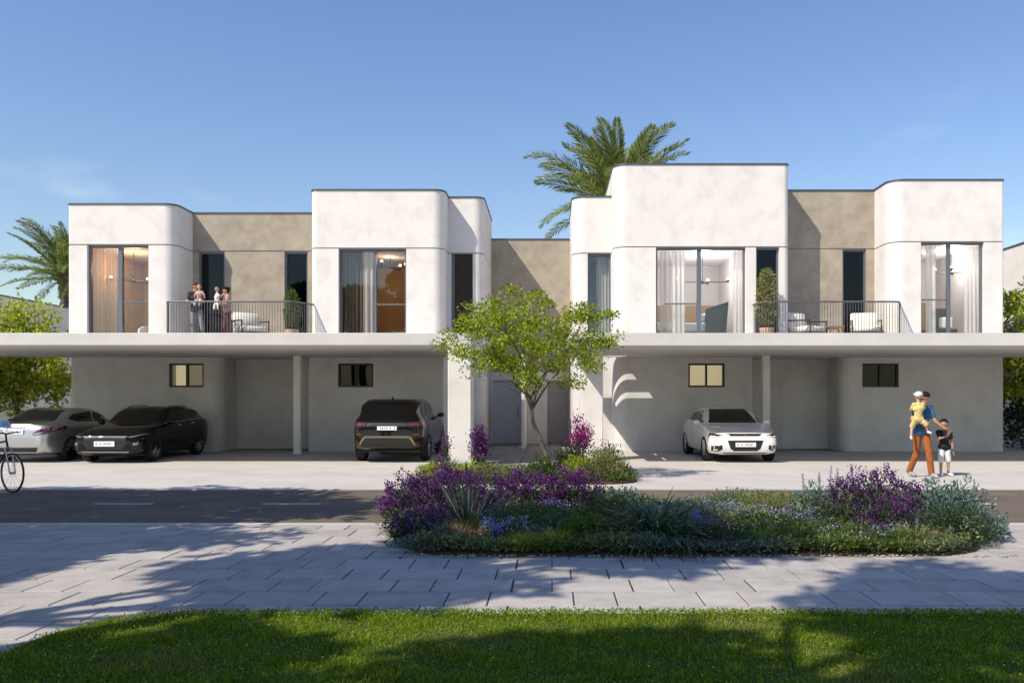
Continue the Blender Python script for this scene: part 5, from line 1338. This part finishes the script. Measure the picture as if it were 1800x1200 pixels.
def palm(label, x, y, h, nf, seed, sc=1.0, elo=-.5, group='date palms', ex=()):
    r = random.Random(seed); t = thing('date_palm', label, 'palm tree', (x, y, 0), group=group)
    m = MB(); n = int(h * 3.2); prof = []
    for i in range(n * 2 + 1):
        z = h * i / (n * 2); prof.append((.24 + (.05 if i % 2 else 0) + .10 * max(0, 1 - z / .8) + .12 * max(0, 1 - (h - z) / .9), z))
    m.lathe(prof, (x, y, 0), seg=14); m.build('trunk', M['palmbark'], t, smo=30)
    for k in range(nf):
        u = k / nf; el = math.pi / 2 * .93 * (1 - u) ** .5 + elo * u; az = k * 2.39996 + r.uniform(-.2, .2)
        o = bpy.data.objects.new('frond', fm[k % 3]); COL.objects.link(o); o.parent = t
        o.location = (math.cos(az) * .12, math.sin(az) * .12, h - .1 + .25 * (1 - u))
        o.rotation_euler = (r.uniform(-.5, .5), -el + .15, az); s_ = sc * r.uniform(.85, 1.08) * (.82 + .18 * math.sin(u * math.pi)); o.scale = (s_, s_, s_)
    return t
palm('tall date palm rising behind the white house block right of the gap', X(1086, 37), 37, Z(360, 37), 54, 5, 1.24, elo=-.55)
palm('date palm at the far left, half hidden behind the house corner', X(118, 36), 36, Z(488, 36), 46, 9, .86, elo=-.7)
# ---------------------------------------------------------------- planting beds
def bed(name, pts, hmax, z0=0.0):
    cxm = sum(p[0] for p in pts) / len(pts); cym = sum(p[1] for p in pts) / len(pts)
    mb = MB(); vs = []; n = len(pts); rings = [1.0, .97, .85, .6, .3]
    hs = [z0 - .12, z0 + .03, z0 + hmax * .45, z0 + hmax * .9, z0 + hmax]
    for k, r_ in enumerate(rings):
        for p in pts: vs.append((cxm + (p[0] - cxm) * r_, cym + (p[1] - cym) * r_, hs[k] + (rnd.uniform(-.01, .01) if k > 1 else 0)))
    vs.append((cxm, cym, z0 + hmax)); fs = []
    for k in range(4):
        for i in range(n): fs.append((k * n + i, k * n + (i + 1) % n, (k + 1) * n + (i + 1) % n, (k + 1) * n + i))
    for i in range(n): fs.append((4 * n + i, 4 * n + (i + 1) % n, 5 * n))
    mb.add(vs, fs); return tag(mb.build(name, M['soil'], smo=50), kind='structure')
def rr_poly(x0, x1, y0, y1, r, seg=6, wob=0):
    res = []
    for (cx_, cy_, a0) in ((x1 - r, y0 + r, -90), (x1 - r, y1 - r, 0), (x0 + r, y1 - r, 90), (x0 + r, y0 + r, 180)):
        for k in range(seg + 1):
            a = math.radians(a0 + 90 * k / seg); res.append((cx_ + r * math.cos(a), cy_ + r * math.sin(a)))
    return res
bigbed = [(x, y) for x, y in rr_poly(-1.85, 4.95, 8.88, 12.6, 1.0)]
bed('planting_bed', bigbed, .14)
smallbed = rr_poly(-2.45, 1.75, 16.35, 19.3, .7)
bed('planting_bed', smallbed, .06, .01)

def dome(n, c, r, h, shell=.55, rim=0.0):
    """points through a mound-shaped volume, denser near the outside; returns points and outward directions"""
    d = unit(RS.normal(size=(n, 3))); d[:, 2] = np.abs(d[:, 2]); k = (shell + (1 - shell) * RS.rand(n, 1)) if shell < 1 else 1
    lump = 1 + .14 * np.sin(d[:, :1] * 7 + c[0] * 5) * np.cos(d[:, 1:2] * 6 + c[1] * 3) + .10 * np.sin(d[:, 2:3] * 11 + d[:, :1] * 9)
    p = d * k * lump * [r[0], r[1], h]
    return p + np.array(c), d
def shrub(name, label, c, r, h, leafm, n, ls, cat='shrub', group=None, fl=None, nfl=0, fls=.03, flh=.35, up=.3, lw=.45, spikes=0, shell=.45):
    c = (c[0], c[1], c[2] if len(c) > 2 else .06)
    t = thing(name, label, cat, c, group=group)
    m = MB()
    for k in range(9):
        a = rnd.uniform(0, 6.28); q = rnd.uniform(.3, .75)
        m.tube([(c[0] + math.cos(a) * .03, c[1] + math.sin(a) * .03, c[2] - .06), (c[0] + math.cos(a) * r[0] * q * .6, c[1] + math.sin(a) * r[1] * q * .6, c[2] + h * .45), (c[0] + math.cos(a) * r[0] * q, c[1] + math.sin(a) * r[1] * q, c[2] + h * .8)], [.010, .007, .003], 4)
    m.build('stem', M['stem'], t)
    Pp, d = dome(n, c, r, h, shell); D = d + RS.normal(0, .55, (n, 3)) + [0, 0, up]
    leaf_obj('foliage', Pp, D, ls * RS.uniform(.6, 1.3, n), ls * lw, M[leafm], t)
    if fl:
        ns = max(6, nfl // 14); Pc, dc = dome(ns, c, (r[0] * 1.02, r[1] * 1.02), h * 1.03, .86)
        keep = Pc[:, 2] > c[2] + h * flh; Pc, dc = Pc[keep], dc[keep]; ns = len(Pc)
        idx = np.repeat(np.arange(ns), 14); sp_ = fls * (2.6 if not spikes else 1.2)
        off = RS.normal(0, 1, (len(idx), 3)) * sp_ * .55
        if spikes: off += (dc[idx] * .6 + [0, 0, .8]) * RS.uniform(0, spikes, (len(idx), 1))
        leaf_obj('flowers', Pc[idx] + off, RS.normal(0, 1, (len(idx), 3)) + dc[idx], fls * RS.uniform(.7, 1.3, len(idx)), fls * .8, M[fl], t, kind='stuff')
    return t
def clump(name, label, c, n, ln, wd, spread, arch, mat, cat='grass clump', rad=.08, group=None, fl=None, nfl=0):
    c = (c[0], c[1], c[2] if len(c) > 2 else .06); t = thing(name, label, cat, c, group=group)
    a = RS.uniform(0, 2 * math.pi, n); q = RS.rand(n) ** .6; tl = q * spread
    Pp = np.stack([c[0] + np.cos(a) * rad * q, c[1] + np.sin(a) * rad * q, np.full(n, c[2] - .02)], 1)
    D = np.stack([np.cos(a) * np.sin(tl), np.sin(a) * np.sin(tl), np.cos(tl)], 1)
    blades_obj('blades', Pp, D, ln * RS.uniform(.65, 1.1, n), wd * RS.uniform(.7, 1.2, n), arch, M[mat], t)
    if fl:
        b = RS.choice(n, nfl); idx = np.repeat(b, 12); u = RS.uniform(.78, 1.15, (len(idx), 1)) * ln
        leaf_obj('flowers', Pp[idx] + D[idx] * u + RS.normal(0, .012, (len(idx), 3)), RS.normal(0, 1, (len(idx), 3)), .022, .016, M[fl], t, kind='stuff')
    return t
def spire(label, x, y, z, h, mat, group):
    t = thing('flower_spike', label, 'flower spike', (x, y, z), group=group)
    lx = rnd.uniform(-.06, .06)
    MB().tube([(x, y, z), (x + lx * .5, y, z + h * .5), (x + lx, y, z + h)], [.006, .004, .002], 5).build('stem', M['stem'], t)
    n = 150; u = RS.uniform(.55, 1.0, n); a = RS.uniform(0, 6.28, n)
    Pp = np.stack([x + lx * u + np.cos(a) * .010, y + np.sin(a) * .010, z + h * u], 1)
    leaf_obj('flowers', Pp, np.stack([np.cos(a), np.sin(a), np.full(n, .8)], 1), .028 * (1.25 - u), .016, M[mat], t, kind='stuff')
M['strap'] = leafy('strappy_leaves', [(0.028, 0.055, 0.022), (0.055, 0.10, 0.035), (0.12, 0.18, 0.08)], 0.45, 0.25)
# near bed, from left to right
def bp(px, py, Y): return (X(px, Y), Y)
S_ = shrub
S_('flowering_shrub', 'tall purple-flowering shrub behind the spiky grey-green rosette at the left of the large bed', (X(800, 11.2), 11.2), (.66, .5), .60, 'dark_leaf', 2600, .055, fl='purple_fl', nfl=7000, fls=.030, flh=.08, spikes=.10)
S_('flowering_shrub', 'purple-flowering shrub at the left tip of the large bed, reaching over the paving', (X(728, 10.9), 10.9), (.42, .4), .54, 'dark_leaf', 1800, .055, fl='purple_fl', nfl=3600, fls=.028, flh=.2, spikes=.10)
S_('flowering_shrub', 'low dark-purple shrub at the lower left corner of the large bed', (X(738, 9.7), 9.7), (.36, .35), .34, 'dark_leaf', 1800, .045, fl='purple_fl', nfl=2600, fls=.026, flh=.35)
S_('flowering_shrub', 'purple-flowering shrub in the middle back of the large bed, left of the grey-green leaves', (X(925, 11.6), 11.6), (.55, .45), .52, 'dark_leaf', 2200, .05, fl='purple_fl', nfl=4600, fls=.028, flh=.2, spikes=.08)
S_('flowering_shrub', 'deep purple shrub at the back of the large bed in front of the small tree', (X(1005, 11.8), 11.8), (.45, .4), .52, 'dark_leaf', 1700, .05, fl='purple_fl', nfl=3800, fls=.028, flh=.2, spikes=.09)
clump('spiky_rosette', 'large spiky grey-green rosette of stiff straight blades in front of the purple shrub', (X(823, 10.3), 10.3), 230, .86, .010, 1.0, .10, 'rosette', 'rosette', .12)
clump('grass_clump', 'pale dry grass tuft at the extreme left tip of the large bed', (X(702, 9.9), 9.9), 420, .30, .006, 1.0, .5, 'olive_leaf', rad=.08)
S_('shrub', 'low grey-teal trailing plant at the lower left edge of the large bed', (X(735, 9.1), 9.1), (.32, .16), .12, 'teal_leaf', 900, .035)
clump('grass_clump', 'reddish-brown upright grass clump near the lower left of the large bed', (X(808, 9.35), 9.35), 600, .34, .007, .75, .35, 'rust_leaf', rad=.12)
S_('shrub', 'fine rounded green cushion plant left of the blue flowers', (X(850, 9.6), 9.6), (.38, .3), .30, 'green_leaf', 3600, .028, lw=.3)
S_('shrub', 'wide flat green cushion plant in front of the purple flowers', (X(920, 10.4), 10.4), (.55, .4), .26, 'green_leaf', 4200, .030, lw=.3)
S_('flowering_plant', 'small vivid blue flowers left of centre in the large bed', (X(862, 9.35), 9.35), (.14, .12), .26, 'green_leaf', 500, .03, 'flower', fl='blue_fl', nfl=420, fls=.022, flh=.45)
S_('flowering_plant', 'pale lavender flowers beside the vivid blue ones', (X(905, 9.5), 9.5), (.20, .15), .27, 'green_leaf', 600, .03, 'flower', fl='lav_fl', nfl=560, fls=.020, flh=.45)
clump('grass_clump', 'bright green arching grass at the front centre-left of the large bed', (X(920, 9.15), 9.15), 900, .27, .008, .95, .45, 'hedge_leaf', rad=.16)
S_('shrub', 'grey-teal leafy plant at the back of the large bed above centre', (X(1085, 11.6), 11.6), (.42, .35), .38, 'teal_leaf', 1900, .05)
S_('shrub', 'grey-teal leafy plant in the centre-left of the large bed', (X(985, 10.0), 10.0), (.32, .28), .28, 'teal_leaf', 1700, .04)
S_('flowering_plant', 'cluster of small lavender flowers behind the grey-teal plant at centre-left', (X(975, 10.8), 10.8), (.30, .2), .30, 'green_leaf', 900, .035, 'flower', fl='lav_fl', nfl=700, fls=.020, flh=.4)
S_('shrub', 'glossy green leafy plant at the front, left of the tall strappy clump', (X(1022, 9.4), 9.4), (.30, .25), .30, 'green_leaf', 1300, .055)
clump('strappy_clump', 'tall dark green strappy-leaved clump near the middle of the large bed', (X(1148, 9.75), 9.75), 620, .82, .030, 1.15, .65, 'strap', 'strappy plant', .30)
clump('strappy_clump', 'shorter dark strappy-leaved clump close to the front edge, right of the tall one', (X(1195, 9.35), 9.35), 340, .55, .024, 1.1, .6, 'strap', 'strappy plant', .18)
S_('flowering_plant', 'blue flowers just right of the tall strappy clump', (X(1230, 9.6), 9.6), (.18, .14), .30, 'green_leaf', 600, .03, 'flower', fl='blue_fl', nfl=420, fls=.022, flh=.5)
S_('shrub', 'rust-tinted low plant right of the tall strappy clump', (X(1240, 10.3), 10.3), (.26, .2), .26, 'rust_leaf', 1100, .04)
S_('flowering_plant', 'wide drift of pale lavender flowers across the right middle of the large bed', (X(1295, 10.7), 10.7), (.55, .25), .28, 'green_leaf', 2200, .035, 'flower', fl='lav_fl', nfl=1500, fls=.018, flh=.45)
S_('flowering_plant', 'smaller drift of pale lavender flowers below the right purple shrub', (X(1410, 10.5), 10.5), (.45, .22), .27, 'green_leaf', 1700, .035, 'flower', fl='lav_fl', nfl=1000, fls=.018, flh=.45)
S_('shrub', 'mid-green mound at the front between the blue flowers and the bright grass tuft', (X(1285, 9.5), 9.5), (.30, .22), .22, 'green_leaf', 2200, .03, lw=.3)
clump('grass_clump', 'bright yellow-green grass tuft at the front right of centre in the large bed', (X(1345, 9.35), 9.35), 650, .30, .008, .7, .35, 'hedge_leaf', rad=.13)
S_('shrub', 'low dark green mound right of the bright grass tuft', (X(1440, 9.6), 9.6), (.45, .3), .24, 'green_leaf', 3600, .03, lw=.3)
S_('flowering_plant', 'few small white flowers in front of the right purple shrub', (X(1512, 9.4), 9.4), (.20, .15), .26, 'green_leaf', 700, .035, 'flower', fl='white_fl', nfl=120, fls=.020, flh=.6)
S_('shrub', 'low bushy green plant at the front edge under the right purple shrub', (X(1560, 9.2), 9.2), (.42, .2), .17, 'green_leaf', 2600, .035, lw=.35)
S_('shrub', 'silvery teal shrub left of the right purple shrub, with thin flower spikes', (X(1440, 11.3), 11.3), (.40, .32), .45, 'teal_leaf', 1900, .05)
S_('shrub', 'mid-green leafy mound in the large bed, immediately left of the tall strappy clump', (X(1065, 10.3), 10.3), (.40, .3), .42, 'green_leaf', 2400, .05)
S_('shrub', 'fine-leaved dark mound at the front of the large bed, right of the strappy clumps', (X(1262, 9.15), 9.15), (.35, .2), .26, 'dark_leaf', 2600, .03, lw=.25)
S_('shrub', 'feathery olive mound behind the lavender drift in the right half of the large bed', (X(1350, 11.2), 11.2), (.5, .3), .36, 'olive_leaf', 2400, .04, lw=.25)
S_('shrub', 'dark leafy mound left of the large right purple shrub', (X(1470, 10.2), 10.2), (.35, .3), .34, 'dark_leaf', 2000, .045)
S_('flowering_shrub', 'large deep purple flowering shrub at the right of the large bed', (X(1535, 10.5), 10.5), (.62, .5), .64, 'dark_leaf', 2600, .05, fl='purple_fl', nfl=4600, fls=.028, flh=.05, spikes=.06)
S_('flowering_shrub', 'purple flowering shrub hanging down in front of the large right purple shrub', (X(1570, 9.85), 9.85), (.38, .3), .42, 'dark_leaf', 1500, .045, fl='purple_fl', nfl=1800, fls=.026, flh=.15)
S_('shrub', 'big grey-teal shrub at the right end of the large bed', (X(1665, 10.3), 10.3), (.58, .5), .60, 'teal_leaf', 3600, .055)
S_('shrub', 'dark green fine-leaved shrub in front of the big grey-teal shrub', (X(1670, 9.6), 9.6), (.50, .38), .38, 'dark_leaf', 5200, .045, lw=.2)
S_('shrub', 'small grey-teal sprawling plant at the right tip of the large bed', (X(1735, 9.9), 9.9), (.25, .25), .28, 'teal_leaf', 900, .05)
S_('shrub', 'low mixed green cushion at the back right of the large bed', (X(1270, 11.6), 11.6), (.55, .35), .28, 'green_leaf', 2800, .035)
S_('shrub', 'low olive cushion at the very back of the large bed, left of the silvery shrub', (X(1365, 11.9), 11.9), (.45, .3), .28, 'olive_leaf', 2200, .035)
for i, (px, py, hh) in enumerate(((1418, 832, .62), (1440, 830, .60), (1456, 818, .74), (1469, 822, .70), (1498, 815, .76), (1527, 824, .66), (1512, 830, .55))):
    spire(('leftmost','second from left','third from left','fourth from left','fifth from left, the tallest','rightmost','sixth from left')[i] + ' of the thin grey-violet flower spikes above the silvery shrub', X(px, 11.5), 11.5, .10, 1.65 - (py - 700) * 11.5 / F - .10, 'grey_blade' if i % 2 else 'lav_fl', 'flower spikes above the silvery shrub')
for px, yy, ln, mt, lb in ((760, 9.25, .26, 'green_leaf', 'small mid-green grass tuft right of the trailing plant at the left of the bed'),
        (980, 9.2, .34, 'hedge_leaf', 'slender light green grass tuft at the bed front, left of the glossy leafy plant'),
        (1085, 9.2, .28, 'olive_leaf', 'straw-tinted grass tuft at the bed front, directly below the tall strappy clump'),
        (1405, 9.3, .36, 'green_leaf', 'upright green grass tuft right of the bright yellow-green tuft in the large bed'),
        (1480, 9.15, .24, 'hedge_leaf', 'short lime grass tuft at the bed front, left of the small white flowers'),
        (1610, 9.25, .38, 'olive_leaf', 'loose olive grass tuft at the front, below the right purple shrub'),
        (1330, 10.2, .42, 'hedge_leaf', 'tall light green grass tuft in the middle of the right half of the large bed'),
        (1010, 10.6, .44, 'olive_leaf', 'tall feathery olive grass tuft behind the centre-left of the large bed')):
    clump('grass_clump', lb, (X(px, yy), yy), 420, ln, .007, .85, .4, mt, rad=.11)
# ground cover of the large bed: low leaves, blades and tiny flowers
n = 46000; xs = RS.uniform(-1.9, 5.0, n); ys = RS.uniform(8.9, 12.5, n); ys[:11000] = RS.uniform(8.88, 9.15, 11000)
ok = inside([(-1.78, 9.9), (-1.4, 9.0), (-.7, 8.88), (4.1, 8.88), (4.75, 9.3), (4.9, 10), (4.8, 11.8), (3.9, 12.5), (-.8, 12.5), (-1.7, 11.8)], xs, ys); xs, ys = xs[ok], ys[ok]; n = len(xs)
hgt = .10 + .22 * (.5 + .5 * np.sin(xs * 3.1 + ys * 2)) * np.clip((ys - 8.9) * 1.6, .28, 1)
Pp = np.stack([xs, ys, .03 + hgt * RS.rand(n) ** .5], 1); D = np.stack([RS.normal(0, 1, n), RS.normal(0, 1, n), RS.uniform(.1, 1.3, n)], 1)
k = np.sin(xs * 2.3 + 1) + np.cos(ys * 3.7 + xs) + RS.normal(0, .5, n)
for mname, sel in (('green_leaf', k > .3), ('olive_leaf', (k <= .3) & (k > -.5)), ('teal_leaf', k <= -.5)):
    leaf_obj('ground_cover', Pp[sel], D[sel], RS.uniform(.03, .075, sel.sum()), RS.uniform(.010, .024, sel.sum()), M[mname], kind='stuff')
n = 2600; cxs = RS.uniform(-1.0, 4.4, 60); cys = RS.uniform(9.0, 11.8, 60); j = RS.randint(0, 60, n)
xs = cxs[j] + RS.normal(0, .09, n); ys = cys[j] + RS.normal(0, .09, n)
zz = .16 + .14 * RS.rand(n)
for mname, a, b in (('lav_fl', 0, .55), ('white_fl', .55, .7), ('blue_fl', .7, .85), ('hedge_leaf', .85, 1)):
    sel = (j / 60 >= a) & (j / 60 < b) & inside([(-1.7, 8.95), (4.8, 8.95), (4.8, 12.4), (-1.7, 12.4)], xs, ys)
    leaf_obj('tiny_flowers', np.stack([xs, ys, zz], 1)[sel], RS.normal(0, 1, (sel.sum(), 3)) + [0, 0, .8], .020, .016, M[mname], kind='stuff')
m = MB()
for i in range(260):
    x_ = rnd.uniform(-1.7, 4.9); y_ = 8.86 + abs(rnd.gauss(0, .06)); r_ = rnd.uniform(.006, .018); m.ball((x_, y_, .01 + r_ * .3), (r_, r_, r_ * .6), 6, 4)
tag(m.build('pebbles', M['tile']), kind='stuff')

# small bed round the tree
S_('shrub', 'yellow-green cushion shrub at the left end of the small bed below the lit pier', (X(770, 16.9), 16.9), (.48, .35), .32, 'hedge_leaf', 2200, .06)
clump('grass_clump', 'pale silvery grass clump left of the broad-leaved plant in the small bed', (X(788, 18.0), 18.0), 700, .55, .012, .9, .5, 'teal_leaf', rad=.2)
clump('strappy_clump', 'bright green broad strappy plant in front of the lit pier', (X(820, 17.4), 17.4), 90, .60, .06, .95, .5, 'hedge_leaf', 'strappy plant', .12)
S_('shrub', 'dry brownish-green low plant in the small bed right of the bright strappy plant', (X(862, 16.9), 16.9), (.36, .3), .30, 'olive_leaf', 1200, .05)
S_('flowering_plant', 'few pink flowers right of the bright strappy plant', (X(848, 17.0), 17.0), (.12, .12), .42, 'green_leaf', 250, .05, 'flower', fl='magenta_fl', nfl=90, fls=.03, flh=.6)
S_('shrub', 'tall dark green shrub behind the tree trunk', (X(1000, 17.9), 17.9), (.40, .35), .62, 'green_leaf', 1900, .06)
S_('shrub', 'mixed green shrub left of the tree foot', (X(950, 17.0), 17.0), (.34, .3), .48, 'green_leaf', 1700, .05)
S_('shrub', 'leafy lime-green shrub right beside the tree foot', (X(1010, 16.8), 16.8), (.33, .3), .46, 'hedge_leaf', 1500, .055)
S_('shrub', 'round yellow-flecked shrub at the right end of the small bed', (X(1058, 17.0), 17.0), (.60, .45), .58, 'olive_leaf', 5200, .05)
S_('flowering_shrub', 'bright magenta flowering bush right of the tree trunk', (X(1020, 18.9), 18.9), (.24, .22), .98, 'green_leaf', 900, .06, fl='magenta_fl', nfl=2400, fls=.05, flh=.55)
S_('flowering_plant', 'small dark-purple flowering plant right of the magenta bush', (X(1066, 18.2), 18.2), (.28, .22), .60, 'dark_leaf', 700, .06, 'flower', fl='purple_fl', nfl=520, fls=.035, flh=.4)
S_('flowering_shrub', 'purple flowering shrub close behind the right side of the lit pier', (X(842, 19.6), 19.6), (.16, .16), .92, 'dark_leaf', 700, .06, fl='purple_fl', nfl=1500, fls=.05, flh=.3)
S_('flowering_plant', 'dark red-purple plant between the off-roader and the lit pier', (X(783, 20.0), 20.0), (.10, .2), .72, 'dark_leaf', 500, .06, 'flower', fl='purple_fl', nfl=500, fls=.04, flh=.3)
n = 9000; xs = RS.uniform(-2.45, 1.75, n); ys = RS.uniform(16.4, 19.2, n); ok = inside(smallbed, xs, ys); xs, ys = xs[ok], ys[ok]; n = len(xs)
leaf_obj('ground_cover', np.stack([xs, ys, .04 + .14 * RS.rand(n)], 1), np.stack([RS.normal(0, 1, n), RS.normal(0, 1, n), RS.uniform(.1, 1.3, n)], 1), RS.uniform(.03, .07, n), .025, M['green_leaf'], kind='stuff')

# ---------------------------------------------------------------- trees behind the photographer that throw the long shadows
def shade_tree(label, x, y, h, r, seed):
    return tree('shade_tree', label, (x, y, 0), [(0, 0, 0), (.1, 0, h * .25), (0, .1, h * .5), (0, 0, h * .62)], (x, y, h), (r, r, r * .55), 60, 6500, .26, 'green_leaf', .17, r * .27, .6, group='street trees on the camera side')
shade_tree('street tree standing left of the road, nearest to the pavement corner', -9.7, 9.4, 6.0, 2.4, 1)
shade_tree('street tree furthest left along the road', -13.0, 9.4, 6.4, 2.3, 2)
shade_tree('street tree on the left pavement, level with the lawn edge', -10.6, 6.0, 6.2, 1.9, 3)
shade_tree('tall street tree left of the lawn, nearest to the camera', -5.6, 3.9, 9.2, 1.5, 4)
shade_tree('street tree behind the camera to the left', -6.2, -1.2, 8.8, 1.5, 6)
shade_tree('tall street tree right behind the camera', -3.2, .6, 9.6, 1.5, 7)
shade_tree('street tree at the left end of the lawn behind the camera', -8.4, -.4, 7.6, 1.5, 8)
shade_tree('street tree between the camera and the left pavement', -8.2, 2.6, 8.6, 1.5, 9)
shade_tree('slim street tree at the left, between the road tree and the lawn', -11.6, 3.6, 7.4, 1.4, 12)
shade_tree('street tree furthest behind the camera', -3.4, -2.4, 9.2, 1.5, 10)
